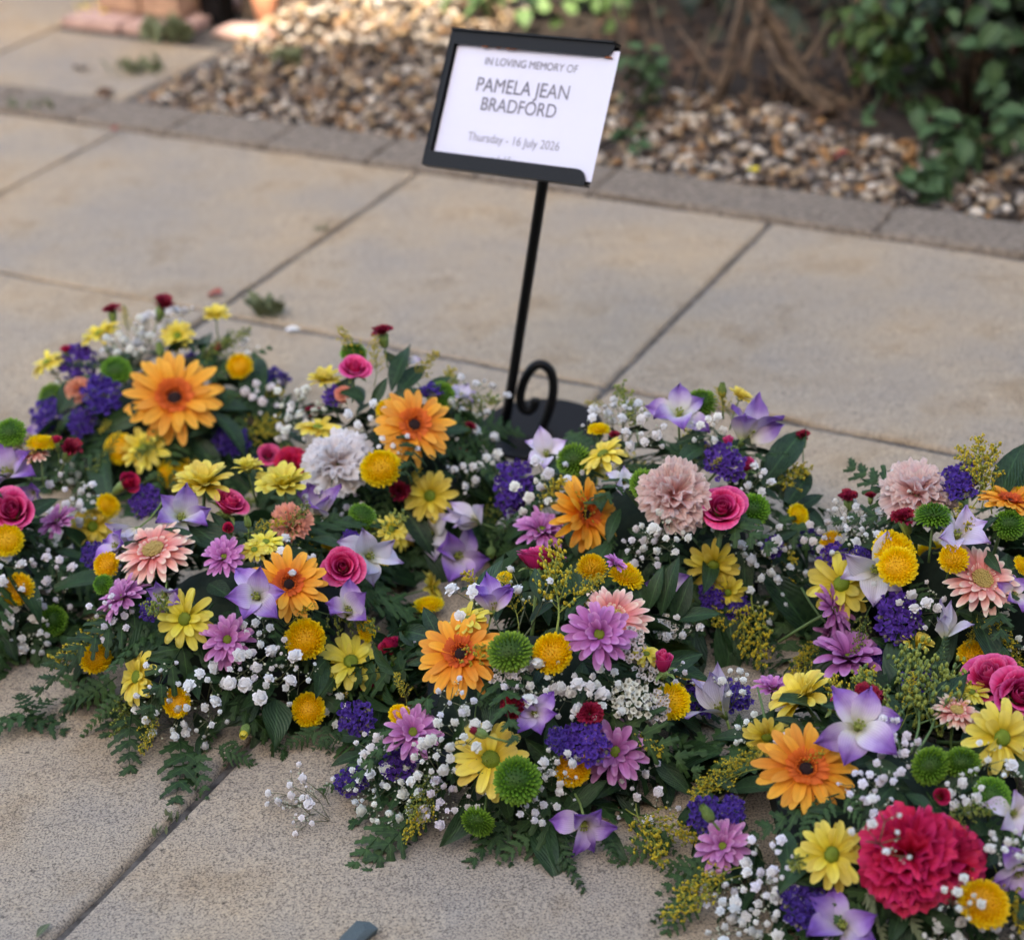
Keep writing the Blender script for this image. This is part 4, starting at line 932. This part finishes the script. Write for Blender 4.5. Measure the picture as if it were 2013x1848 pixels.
7: [('cp', 1805, 955, 172, (-.02, .9, .6), .02), ('st', 1885, 950, 80, 'cu'), ('st', 1905, 930, 60, 'cu'), ('st', 1765, 1215, 110, 'c', .01), ('st', 1650, 1110, 90, 'c'), ('st', 1690, 1100, 60, 'c'), ('rd', 1775, 1017, 64, 'ul', .02), ('rd', 1668, 977, 46, 'u'), ('rd', 1712, 975, 26, 'u'), ('bg', 1835, 1010, 76, 'U', .02), ('gyd', 1700, 1035, 120, 'cu'), ('gyd', 1660, 1010, 90, 'cu'), ('by', 1758, 1082, 88, 'cu'), ('by', 1766, 1112, 84, 'c', .02), ('by', 1876, 1096, 64, 'cu', .02), ('by', 1630, 1066, 56, 'l'), ('lw', 1880, 1058, 112, 'cu'), ('lw', 1722, 1122, 108, 'cl'), ('gp', 1930, 1140, 178, (.05, .75, .8)), ('go', 1985, 985, 110, (.2, .8, .3)), ('by', 2005, 965, 52, 'U'), ('dy', 1655, 1148, 128, 'cl'), ('pk', 1640, 1198, 96, 'r', .015), ('pkc', 1668, 1292, 132, 'u', .02), ('lt', 1858, 1250, 84, 'u', .01), ('dyc', 1800, 1268, 70, 'u', .01), ('by', 1920, 1285, 64, 'cu'), ('gys', 1780, 955, 80, 'cu', .03), ('gy', 1815, 1195, 110, 'c', .01), ('gy', 1990, 1280, 100, 'c'), ('gy', 1620, 1050, 80, 'cl'), ('gy', 1745, 1150, 60, 'c'), ('st', 1740, 1290, 70, 'c'), ('li', 1990, 1170, 60, 'cr'), ('gy', 1960, 1190, 70, 'c'), ('pk', 1635, 1235, 80, 'dr'), ('by', 2010, 1110, 40, 'r'), ('bg', 1985, 1030, 60, 'c')],
8: [('ro', 1950, 1335, 128, 'ul', .01), ('ro', 2003, 1368, 110, 'c', .02), ('dyc', 1575, 1372, 122, 'ul', .01), ('rd', 1707, 1370, 78, 'cu', .01), ('rb', 1640, 1388, 50, 'cu'), ('li', 1685, 1430, 138, 'c', .02), ('go', 1585, 1510, 188, (-.1, .5, 1)), ('dy', 1970, 1450, 142, 'cr'), ('bg', 1830, 1505, 76, 'c'), ('bg', 1893, 1500, 76, 'c'), ('bg', 1950, 1563, 74, 'c'), ('gp', 1880, 1397, 96, 'u'), ('st', 1395, 1605, 90, 'c'), ('st', 1440, 1590, 60, 'c'), ('st', 1580, 1775, 110, 'c'), ('pk', 1420, 1662, 104, 'cl'), ('bu', 1392, 1602, 34, 'ul', .03), ('dy', 1635, 1680, 142, 'c', .005), ('cc', 1785, 1678, 200, (-.15, .4, 1), .02), ('cc', 1875, 1690, 160, 'cr', .01), ('by', 1937, 1775, 92, 'c', .02), ('li', 1655, 1822, 130, 'cu'), ('lw', 1990, 1600, 90, 'c'), ('li', 2000, 1705, 100, 'd'), ('pk', 1520, 1352, 90, 'u'), ('dy', 1508, 1450, 90, 'd'), ('st', 1800, 1330, 70, 'c'), ('gyd', 1520, 1700, 140, 'c'), ('gyd', 1480, 1760, 140, 'c'), ('gyd', 1440, 1820, 130, 'c'), ('gyd', 1550, 1740, 110, 'c'), ('gyd', 1750, 1445, 100, 'c', .01), ('gyd', 1730, 1540, 110, 'c', .01), ('gy', 1690, 1560, 110, 'c', .01), ('gys', 1740, 1640, 130, 'c', .07), ('gyd', 1980, 1660, 110, 'c', .02), ('gy', 1890, 1770, 100, 'c', .04), ('gyd', 1860, 1840, 110, 'c'), ('gy', 1970, 1840, 110, 'c'), ('gyd', 1900, 1560, 110, 'c'), ('gy', 1440, 1340, 90, 'u'), ('gy', 1530, 1480, 90, 'c'), ('gy', 1400, 1760, 100, 'cl'), ('gyd', 1510, 1830, 120, 'c'), ('gys', 1960, 1500, 90, 'c', .03), ('rc', 1850, 1565, 40, 'c'), ('dy', 1910, 1360, 70, 'u'), ('gy', 1480, 1440, 90, 'c'), ('gy', 1790, 1480, 80, 'c')],
}
# (mesh set, name, base u,v -> tip u,v, tip height or None)
SP = {
1: [('g', 60, 900, 20, 860), ('L', 170, 1090, 140, 1040), ('L', 120, 1250, 160, 1290), ('S', 150, 990, 215, 985), ('L', 175, 1060, 150, 1140), ('L', 180, 1070, 190, 1130), ('g', 200, 900, 240, 850)],
2: [('L', 500, 700, 508, 772), ('F', 430, 780, 520, 800), ('F', 440, 760, 470, 860), ('g', 430, 880, 560, 830), ('g', 300, 900, 320, 840), ('g', 250, 670, 245, 600), ('L', 400, 700, 405, 640), ('L', 440, 690, 450, 650), ('L', 300, 800, 190, 850), ('g', 230, 820, 195, 850), ('B', 380, 770, 460, 830)],
3: [('g', 720, 740, 670, 640), ('g', 735, 760, 740, 660), ('g', 800, 760, 865, 695), ('L', 770, 770, 800, 665), ('L', 780, 780, 835, 700), ('L', 730, 800, 760, 740), ('L', 800, 740, 755, 690), ('F', 860, 870, 960, 880), ('F', 880, 840, 1010, 850), ('L', 640, 800, 690, 740), ('L', 760, 790, 830, 760), ('g', 560, 860, 520, 850), ('g', 800, 960, 830, 920), ('F', 960, 1010, 1010, 1090)],
4: [('F', 350, 1440, 370, 1590, .006), ('B', 370, 1470, 330, 1580, .012), ('B', 380, 1480, 400, 1560, .01), ('F', 260, 1390, 235, 1545, .006), ('F', 230, 1330, 120, 1410, .01), ('F', 240, 1360, 150, 1440, .008), ('L', 500, 1380, 415, 1432), ('S', 510, 1380, 418, 1425), ('S', 545, 1375, 540, 1470), ('g', 250, 1250, 110, 1300), ('g', 320, 1380, 275, 1480), ('g', 560, 1230, 620, 1190), ('F', 640, 1420, 640, 1475, .01), ('F', 620, 1430, 560, 1480, .01), ('B', 600, 1430, 650, 1470, .01), ('L', 600, 1080, 560, 1120), ('F', 700, 1170, 800, 1175), ('F', 300, 1230, 210, 1270), ('B', 380, 1180, 330, 1220), ('L', 440, 1340, 380, 1330), ('F', 300, 1420, 280, 1440, .01), ('g', 370, 1020, 340, 1000), ('g', 480, 1050, 560, 1030), ('F', 200, 1350, 115, 1380, .01), ('B', 460, 1450, 440, 1500, .01), ('L', 350, 1300, 290, 1290), ('F', 420, 1470, 520, 1490, .01)],
5: [('L', 1500, 950, 1590, 825), ('L', 1500, 960, 1530, 870), ('L', 1540, 1000, 1600, 915), ('L', 1560, 1010, 1620, 960), ('L', 1560, 990, 1640, 1040), ('L', 1490, 900, 1480, 860), ('S', 1530, 980, 1600, 1000), ('g', 1500, 960, 1590, 930), ('g', 1480, 1150, 1490, 1310), ('g', 1450, 1160, 1460, 1290), ('F', 1400, 1230, 1520, 1330, .01), ('F', 1480, 1200, 1530, 1290), ('L', 1460, 1070, 1470, 1180), ('L', 1420, 1080, 1390, 1060), ('g', 1390, 930, 1420, 900), ('g', 1060, 1000, 1110, 950), ('g', 1160, 1080, 1140, 960), ('L', 1220, 1000, 1190, 1060), ('F', 1200, 1040, 1190, 1110), ('B', 1000, 1020, 960, 1060), ('L', 1490, 1050, 1560, 1110), ('g', 1200, 800, 1150, 790), ('L', 1330, 1180, 1400, 1190), ('F', 1030, 1060, 960, 1110), ('L', 1380, 880, 1340, 900), ('g', 1440, 840, 1410, 760)],
6: [('L', 1275, 1200, 1300, 1110), ('L', 1300, 1210, 1325, 1090), ('L', 1320, 1220, 1420, 1195), ('L', 1270, 1200, 1240, 1120), ('L', 1320, 1230, 1360, 1130), ('L', 1110, 1220, 1160, 1150), ('L', 1060, 1180, 1045, 1110), ('g', 1090, 1260, 1100, 1080), ('g', 1020, 1240, 990, 1130), ('g', 1100, 1200, 1190, 1140), ('g', 870, 1310, 990, 1290), ('g', 1000, 1280, 930, 1270), ('L', 910, 1400, 915, 1560, ), ('L', 1260, 1430, 1335, 1510), ('L', 1100, 1600, 1190, 1530), ('L', 960, 1570, 870, 1660), ('L', 1320, 1400, 1400, 1440), ('F', 1010, 1610, 885, 1700, .008), ('B', 1040, 1600, 1060, 1700, .008), ('F', 1080, 1620, 1130, 1750, .006), ('F', 800, 1590, 660, 1705, .006), ('F', 820, 1600, 690, 1720, .005), ('F', 1190, 1640, 1210, 1700, .01), ('F', 1330, 1640, 1180, 1690, .01), ('g', 880, 1540, 790, 1650), ('g', 1230, 1590, 1370, 1660), ('g', 1250, 1580, 1300, 1700, .02), ('L', 1090, 1610, 1100, 1710, .01), ('L', 1060, 1600, 1085, 1720, .01), ('L', 1180, 1620, 1230, 1690, .01), ('B', 960, 1620, 1000, 1690, .01), ('L', 720, 1480, 650, 1500), ('F', 740, 1490, 650, 1550, .02), ('L', 720, 1450, 640, 1440), ('F', 700, 1440, 620, 1450, .03), ('L', 1240, 1520, 1180, 1560), ('F', 1260, 1620, 1330, 1680, .01), ('g', 800, 1390, 780, 1320), ('L', 1230, 1400, 1150, 1330), ('F', 1010, 1370, 930, 1380), ('B', 1310, 1450, 1390, 1480), ('B', 1040, 1640, 980, 1690, .01), ('L', 1280, 1480, 1360, 1560), ('L', 990, 1520, 1000, 1620)],
7: [('g', 1930, 1000, 1930, 860), ('g', 1910, 1000, 1960, 880), ('g', 1950, 1010, 1890, 880), ('g', 1890, 990, 1900, 1040), ('g', 1900, 1180, 1990, 1280), ('g', 1960, 1230, 2010, 1320), ('g', 1930, 1200, 1900, 1270), ('L', 1960, 1000, 2005, 850), ('L', 1985, 1010, 2020, 880), ('L', 1900, 1060, 1960, 1010), ('L', 1950, 1060, 1995, 1010), ('L', 1930, 1080, 1965, 1120), ('F', 1780, 1150, 1850, 1190), ('L', 1700, 1060, 1660, 1070), ('g', 1620, 1290, 1540, 1340), ('g', 1640, 1260, 1560, 1300), ('L', 1780, 1300, 1720, 1250), ('L', 1880, 1200, 1960, 1230), ('F', 1640, 1250, 1590, 1330, .02), ('L', 1940, 1250, 1990, 1230), ('L', 1690, 1060, 1730, 1060)],
8: [('G', 1790, 1480, 1800, 1290), ('G', 1770, 1480, 1700, 1330), ('G', 1800, 1480, 1880, 1330), ('g', 1500, 1510, 1355, 1560), ('g', 1490, 1490, 1370, 1540), ('g', 1520, 1470, 1430, 1510), ('g', 1460, 1720, 1300, 1800), ('g', 1480, 1700, 1330, 1760), ('F', 1650, 1560, 1440, 1620), ('F', 1640, 1570, 1570, 1640), ('F', 1660, 1560, 1720, 1620), ('P', 1700, 1740, 1760, 1848), ('P', 1740, 1730, 1840, 1840), ('F', 1400, 1700, 1285, 1720, .01), ('F', 1390, 1720, 1280, 1800, .01), ('F', 1370, 1740, 1300, 1848, .008), ('B', 1390, 1690, 1290, 1740, .01), ('L', 1780, 1560, 1840, 1590), ('L', 1700, 1500, 1780, 1520), ('F', 1840, 1330, 1870, 1250), ('L', 1860, 1600, 1790, 1600), ('g', 1660, 1440, 1640, 1340), ('g', 1850, 1430, 1900, 1350), ('L', 1550, 1480, 1500, 1420), ('L', 1450, 1560, 1400, 1520), ('g', 1560, 1520, 1620, 1480), ('F', 1450, 1640, 1360, 1680), ('L', 1800, 1790, 1900, 1830), ('L', 1760, 1540, 1700, 1600)],
}
SETS = {'g': (GOLD, 'goldenrod_spray', .8), 'G': (GOLDG, 'goldenrod_spray', .8), 'L': (LEAF, 'leaf', 1.0), 'S': (SALAL, 'leaf', 1.0), 'F': (FERN, 'fern_frond', 1.0), 'B': (FERNB, 'fern_frond', 1.0), 'P': (FERNP, 'fern_frond', .9)}
for k, A in AL.items():
    A.filler({1: 'f', 2: 'f', 3: 'f', 4: 'b', 5: 'f', 6: 'b', 7: 'f', 8: 'b'}[k])
    for f in FL[k]: A.flower(*f)
    for q in SP[k]:
        ms, nm, wd = SETS[q[0]]
        z1 = q[5] if len(q) > 5 else None
        A.sprig(ms, nm, q[1], q[2], q[3], q[4], z1=z1, wid=wd, k1=1.06 if q[0] in 'gGL' else 1.02)

# ------------------------------------------------------------------ planting behind the kerb
def scatter_leaves(name, root, mat_meshes, pts, size, R, part='leaf', maxn=300, upb=.5):
    for i, (p, nrm) in enumerate(pts[:maxn]):
        f = (nrm+Vector((R.uniform(-.5, .5), R.uniform(-.5, .5), upb+R.uniform(-.3, .4)))).normalized()
        M = T(*(p-root.location)) @ f.to_track_quat('Z', 'Y').to_matrix().to_4x4() @ rz(R.uniform(0, 6.28)) @ Matrix.Scale(R.uniform(*size), 4)
        obj(part, R.choice(mat_meshes), root, M)
def stuff_leaves(mat, pts, size, R, W=.6, prof='ovate'):
    mb = MB(); base = [petal(1, W, 8, -25, prof, 2, .3, 0, .05, 0, 1.5, i) for i in range(3)]
    for p, nrm in pts:
        f = (nrm+Vector((R.uniform(-.6, .6), R.uniform(-.6, .6), .4+R.uniform(-.3, .4)))).normalized()
        mb.add(R.choice(base), T(*p) @ f.to_track_quat('Z', 'Y').to_matrix().to_4x4() @ rz(R.uniform(0, 6.28)) @ Matrix.Scale(R.uniform(*size), 4))
    return mb.mesh('foliage', mat)
def blob(c, r, n, R, shell=.6):
    out = []
    for _ in range(n):
        d = Vector((R.gauss(0, 1), R.gauss(0, 1), R.gauss(0, 1))).normalized(); k = shell+(1-shell)*R.random()
        p = Vector((c.x+d.x*r[0]*k, c.y+d.y*r[1]*k, c.z+d.z*r[2]*k))
        if p.z > .015: out.append((p, d))
    return out
R = random.Random(11)
SHL = [leafmesh('shrub_leaf', G['shrub'], .62, 'ovate', .25, 25, i+40, .06) for i in range(4)]
SHB = [leafmesh('bright_leaf', G['shrub2'], .5, 'ovate', .25, 25, i+50, .06) for i in range(3)]
IVL = [leafmesh('ivy_leaf', G['ivy'], .8, 'ovate', .2, 20, i+60, .08) for i in range(3)]
# right-hand shrub
c = ground(1900, 250); sh = empty('shrub', c); tag(sh, 'dark green broad-leaved shrub overhanging the gravel at the right edge', 'shrub')
pts = blob(c+Vector((.05, .03, .24)), (.27, .26, .26), 150, R)+blob(c+Vector((-.04, -.08, .13)), (.17, .15, .15), 90, R)+blob(c+Vector((.0, -.16, .05)), (.08, .10, .07), 34, R, .2)
pts = pts[:205]+blob(ground(1865, 350)+Vector((0, 0, .045)), (.07, .07, .05), 46, R, .2)+blob(ground(1820, 395)+Vector((0, 0, .03)), (.035, .035, .03), 26, R, .2)+blob(ground(1990, 330)+Vector((0, 0, .08)), (.08, .08, .07), 30, R, .2)
R.shuffle(pts); scatter_leaves('shrub', sh, SHL, pts, (.030, .054), R)
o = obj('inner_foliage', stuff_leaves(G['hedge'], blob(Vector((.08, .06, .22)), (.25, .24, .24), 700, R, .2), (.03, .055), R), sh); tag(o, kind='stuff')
m = MB()
for k in range(9):
    a_ = R.uniform(0, 6.28); e = Vector((.2*math.cos(a_), .2*math.sin(a_), R.uniform(.2, .45))); m.tube([(0, 0, 0), e*.5+Vector((0, 0, .05)), e], [.007, .005, .003], 5)
obj('stems', m.mesh('stems', G['bark']), sh)
# bright small plant
c = ground(1730, 190); s2 = empty('plant', c); tag(s2, 'low yellow-green leafy plant between the bare stems and the dark shrub', 'plant')
pts = blob(c+Vector((.0, .02, .1)), (.10, .10, .10), 110, R, .3); scatter_leaves('plant', s2, SHB, pts, (.03, .05), R)
m = MB(); m.tube([(0, 0, 0), (.01, 0, .1), (0, .02, .17)], [.005, .004, .002], 5); obj('stem', m.mesh('stem', G['bark']), s2)
# bare stems / old shrub base
c = ground(1490, 215); st = empty('bare_shrub', c); tag(st, 'bare brown woody stems rising from the leaf litter behind the gravel', 'shrub base')
def stem(pts, r0, r1):
    m = MB(); n = len(pts); P = [atY(u, v, c.y+dy)-c for u, v, dy in pts]
    m.tube(P, [r0+(r1-r0)*i/(n-1) for i in range(n)], 8); obj('branch', m.mesh('branch', G['bark']), st)
stem([(1640, 218, -.05), (1600, 195, .0), (1565, 130, .06), (1530, 60, .10), (1480, 5, .12), (1450, -60, .15)], .011, .017)
stem([(1400, 220, .0), (1430, 130, .05), (1450, 50, .10), (1470, -40, .12)], .007, .012)
stem([(1462, 150, .02), (1480, 80, .06), (1500, 10, .1), (1500, -60, .12)], .007, .010)
stem([(1640, 240, -.05), (1590, 190, -.02), (1530, 130, .02), (1500, 60, .08)], .006, .010)
stem([(1690, 215, .0), (1640, 195, .02), (1590, 170, .05), (1560, 110, .08)], .009, .012)
stem([(1655, 95, .1), (1680, 30, .14), (1690, -40, .16)], .010, .010)
stem([(1560, 235, -.05), (1620, 225, -.04), (1680, 235, -.04)], .007, .004)
RT = random.Random(5)
for k in range(26):
    u0 = RT.uniform(1240, 1720); v0 = RT.uniform(120, 235); du = RT.uniform(-90, 110)
    stem([(u0, v0, RT.uniform(-.02, .05)), (u0+du*.4+RT.uniform(-12, 12), v0-RT.uniform(50, 80), .05), (u0+du, v0-RT.uniform(120, 220), .1)], RT.uniform(.0022, .005), .0018)
# ivy at the top centre
c = ground(1040, 62); iv = empty('ivy', c); tag(iv, 'pale green ivy leaves in the light above the sign', 'ivy')
pts = blob(c+Vector((.02, .05, .05)), (.24, .16, .12), 120, R, .4); scatter_leaves('ivy', iv, IVL, pts, (.03, .055), R, upb=.2)
m = MB()
for k in range(6): m.tube([(R.uniform(-.2, .2), .02, 0), (R.uniform(-.2, .2), .05, .1), (R.uniform(-.2, .2), .1, .25)], .003, 4)
obj('stems', m.mesh('stems', G['bark']), iv)
# small trailing plant right of the sign
c = ground(1270, 230); tp = empty('plant', c); tag(tp, 'thin dark trailing sprig of leaves just right of the sign card', 'plant')
pts = blob(c+Vector((0, .0, .06)), (.05, .06, .09), 36, R, .2)+blob(ground(1250, 300)+Vector((0, 0, .02)), (.03, .05, .02), 14, R, .2); scatter_leaves('plant', tp, SHL, pts, (.022, .04), R)
m = MB(); m.tube([(0, 0, 0), (.01, 0, .08), (0, .02, .16)], [.003, .003, .002], 5); obj('stem', m.mesh('stem', G['bark']), tp)
# hedge and fence at the back
hc = pe(-.9, 3.75); hd = empty('hedge', hc); tag(hd, 'dense dark hedge filling the shade along the back', 'hedge')
pts = []
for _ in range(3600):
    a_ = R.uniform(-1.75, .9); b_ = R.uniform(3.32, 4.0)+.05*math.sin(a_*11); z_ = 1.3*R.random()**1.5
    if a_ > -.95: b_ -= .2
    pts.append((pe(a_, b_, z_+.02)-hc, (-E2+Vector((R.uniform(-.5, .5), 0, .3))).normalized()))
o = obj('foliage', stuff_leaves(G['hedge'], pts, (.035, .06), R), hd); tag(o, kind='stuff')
m = MB()
for k in range(12):
    p = pe(-1.7+.22*k, 3.62+R.uniform(-.1, .1))-hc; m.tube([p, p+Vector((R.uniform(-.1, .1), 0, .6)), p+Vector((R.uniform(-.15, .15), 0, 1.2))], [.014, .01, .006], 6)
obj('trunks', m.mesh('trunks', G['bark']), hd)
fc = pe(-1.5, 4.25); fn = empty('fence', fc); tag(fn, 'dark timber board fence behind the hedge', 'fence')
m = MB(); m.box((-.07, -.01, 0), (.07, .01, 1.7)); bm_ = m.mesh('fence_board', G['wood'], False)
for k in range(-16, 17): obj('board', bm_, fn, T(*(E1*(k*.15)+E2*R.uniform(-.004, .004))) @ rz(ROTE))
# leaf litter
m = MB(); base = [petal(1, .5, 20, -40, 'ovate', 2, .5, 0, .1, 0, 1.5, i) for i in range(3)]
for _ in range(700):
    a_ = R.uniform(-1.6, -.3); b_ = R.uniform(2.93, 3.6)
    m.add(R.choice(base), T(*pe(a_, b_, bedz(b_)+R.uniform(.005, .02))) @ rz(R.uniform(0, 6.28)) @ rx(R.uniform(-.5, .5)) @ Matrix.Scale(R.uniform(.018, .04), 4))
tag(obj('leaf_litter', m.mesh('leaf_litter', G['deadleaf'])), 'brown dead leaves lying in the shade under the bare stems', 'leaf litter', kind='stuff')

# ------------------------------------------------------------------ corner of garden wall and odds and ends at the back left
wc = pe(-2.62, 3.06); gw = empty('garden_wall', wc); tag(gw, 'pale stone and brick wall end at the top left with a pink plinth', 'wall')
def bk(a0, a1, b0, b1, z0, z1, mat, name='brick'):
    m = MB(); e = .004; m.box((a0-(-2.62)+e, b0-3.06+e, z0+.002), (a1+2.62-e, b1-3.06-e, z1-.004)); o = obj(name, m.mesh(name, G[mat], False), gw, rz(ROTE))
    return o
def slabblock(*a): return bk(*a)
bk(-2.66, -2.51, 2.985, 3.26, 0, .024, 'brick2', 'plinth_stone'); bk(-2.51, -2.36, 2.99, 3.26, 0, .022, 'brick2', 'plinth_stone')
for k in range(9):
    z = .024+k*.072; off = .0 if k % 2 else -.11
    for j in range(3):
        a0 = max(-2.61, -2.61+off+j*.22); a1 = min(-2.40, -2.61+off+(j+1)*.22)
        if a1-a0 > .03: bk(a0, a1, 3.05, 3.25, z, z+.072, 'brick')
tpo = pe(-2.362, 3.13); po = empty('timber_post', tpo); tag(po, 'dark square timber post beside the wall end', 'post')
m = MB(); m.box((-.025, -.025, 0), (.025, .025, 1.0)); obj('shaft', m.mesh('post_shaft', G['black'], False), po, rz(ROTE))
m = MB(); m.box((-.03, -.03, 1.0), (.03, .03, 1.02)); obj('cap', m.mesh('post_cap', G['black'], False), po, rz(ROTE))
sl = pe(-2.33, 3.19); so = empty('timber_edging', sl); tag(so, 'dark brown timber boards behind the pale gravel heap', 'timber boards')
for k in range(4):
    m = MB(); m.box((.0, -.02, k*.10+.004), (.24, .02, k*.10+.1)); obj('board', m.mesh('edging_board', G['wood'], False), so, T(0, .012*(k % 2), 0) @ rz(ROTE))
g = ground(482, 76); m = pebble_mb(random.Random(5)); fs = obj('flat_stone', m.mesh('flat_stone', G['brick2'])); fs.location = g+Vector((0, 0, .012)); fs.scale = (.13, .09, .05); fs.rotation_euler = (0, 0, ROTE); tag(fs, 'flat cream stone at the far corner of the gravel', 'stone')
g = ground(527, 45); m = MB(); m.tube([(0, 0, 0), (0, 0, .05), (0, 0, .07)], [.022, .028, .030], 14); m.tube([(0, 0, .07), (0, 0, .08)], [.033, .033], 14)
tc_ = obj('terracotta_pot', m.mesh('terracotta_pot', G['terracotta'])); tc_.location = g; tag(tc_, 'tiny terracotta pot standing by the timber boards', 'pot')
def tuft(name, u, v, n, L, mats, label, cat, spread=.03):
    g = ground(u, v); e = empty(name, g); tag(e, label, cat)
    R2 = random.Random(u)
    for k in range(n):
        a_ = R2.uniform(0, 6.28); d = Vector((math.cos(a_)*.6, math.sin(a_)*.6, R2.uniform(.9, 2.6))).normalized()
        obj('leaf', R2.choice(mats), e, T(R2.uniform(-spread, spread), R2.uniform(-spread, spread)*.5, .001) @ d.to_track_quat('Y', 'Z').to_matrix().to_4x4() @ Matrix.Scale(L*R2.uniform(.6, 1.2), 4))
WD = [leafmesh('weed_leaf', G['weed'], .4, 'leaf', .3, 20, i+70) for i in range(3)]
YL = [leafmesh('yellow_leaf', YE, .6, 'ovate', .3, 20, i+75) for i in range(2)]
DL = [leafmesh('dead_leaf', G['deadleaf'], .6, 'ovate', .5, 50, i+80, .1) for i in range(3)]
RL = [leafmesh('red_leaf', G['redleaf'], .6, 'ovate', .4, 40, i+85, .1) for i in range(2)]
tuft('weed', 530, 622, 26, .032, WD, 'small green weed tuft growing from the slab joint behind the flowers', 'weed', .018)
tuft('weed', 330, 82, 40, .05, WD, 'dark green weed tuft at the foot of the wall end', 'weed', .05)
tuft('weed', 270, 145, 40, .03, WD, 'dark moss and weeds along the slab edge beside the gravel', 'weed', .05)
tuft('weed', 60, 216, 26, .018, WD, 'small weeds in the kerb joint at the left edge', 'weed', .05)
tuft('weed', 630, 455, 14, .010, WD, 'tiny weed sprout in the joint left of the sign post', 'weed', .010)
tuft('weed', 565, 130, 26, .035, WD, 'small dark weed among the far gravel', 'weed', .03)
tuft('yellow_plant', 225, 34, 46, .03, YL, 'yellow creeping plant at the foot of the wall at top left', 'plant', .07)
tuft('weed', 350, 1612, 8, .010, WD, 'tiny sprouts in the joint in front of the front left flowers', 'weed', .012)
tuft('weed', 315, 1640, 7, .009, WD, 'lowest tiny sprout in the foreground slab joint', 'weed', .009)
def lying(u, v, L, meshes, rot, name, label, cat, h=.006):
    o = obj(name, random.choice(meshes)); o.location = ground(u, v, h); o.scale = (L, L, L); o.rotation_euler = (rnd(-.2, .2), rnd(-.2, .2), rot); tag(o, label, cat); return o
for (u, v, ro_, lb) in ((225, 258, .4, 'reddish dead leaf at the corner where slab meets kerb'), (437, 577, 1.2, 'leaf shape standing in for a small red stain on the slab joint above the rear left flowers'), (460, 55, .3, 'red leaf on the cream stone at the far corner'), (1668, 300, 1.6, 'curled red-brown leaf on the gravel below the bare stems')):
    lying(u, v, .028, RL, ro_, 'fallen_leaf', lb, 'leaf', .02 if v < 320 else .006)  # the one on the slab joint stands in for a red stain
lying(160, 135, .05, DL, .3, 'fallen_leaf', 'pale brown dead leaf on the far left slab', 'leaf'); lying(225, 178, .06, DL, 2.2, 'fallen_leaf', 'dark dead leaf on the far left slab near the gravel', 'leaf')
o = lying(1488, 338, .03, YL, .4, 'fallen_petal', 'bright yellow petal lying on the gravel', 'petal', .03)
WP = [leafmesh('white_petal', GW, .6, 'round', .2, 20, 90)]
lying(588, 648, .02, WP, 1.2, 'fallen_petal', 'white petal on the slab behind the flowers', 'petal')
# fallen fern piece at left and leaf at lower left
g = ground(40, 1425, .004); ff = empty('fern_sprig', g); tag(ff, 'loose green fern piece lying on the paving at the left edge', 'fern')
for k, (a_, L) in enumerate(((-1.3, .05), (-1.9, .055), (1.6, .05), (-.6, .04), (2.3, .05), (.4, .04))): obj('frond', FERNB[k % 2], ff, T(.002*k, 0, .004+.003*k) @ rz(a_) @ Matrix.Scale(L, 4))
lying(72, 1842, .02, WD, -.4, 'fallen_leaf', 'small green leaf on the slab at the bottom left', 'leaf')
m = pebble_mb(random.Random(8)); ch = obj('slate_chip', m.mesh('slate_chip', G['chip'], False)); ch.location = ground(692, 1846, .006); ch.scale = (.048, .030, .016); ch.rotation_euler = (0, 0, .9); tag(ch, 'grey-green slate chip on the slab at the bottom edge', 'stone')
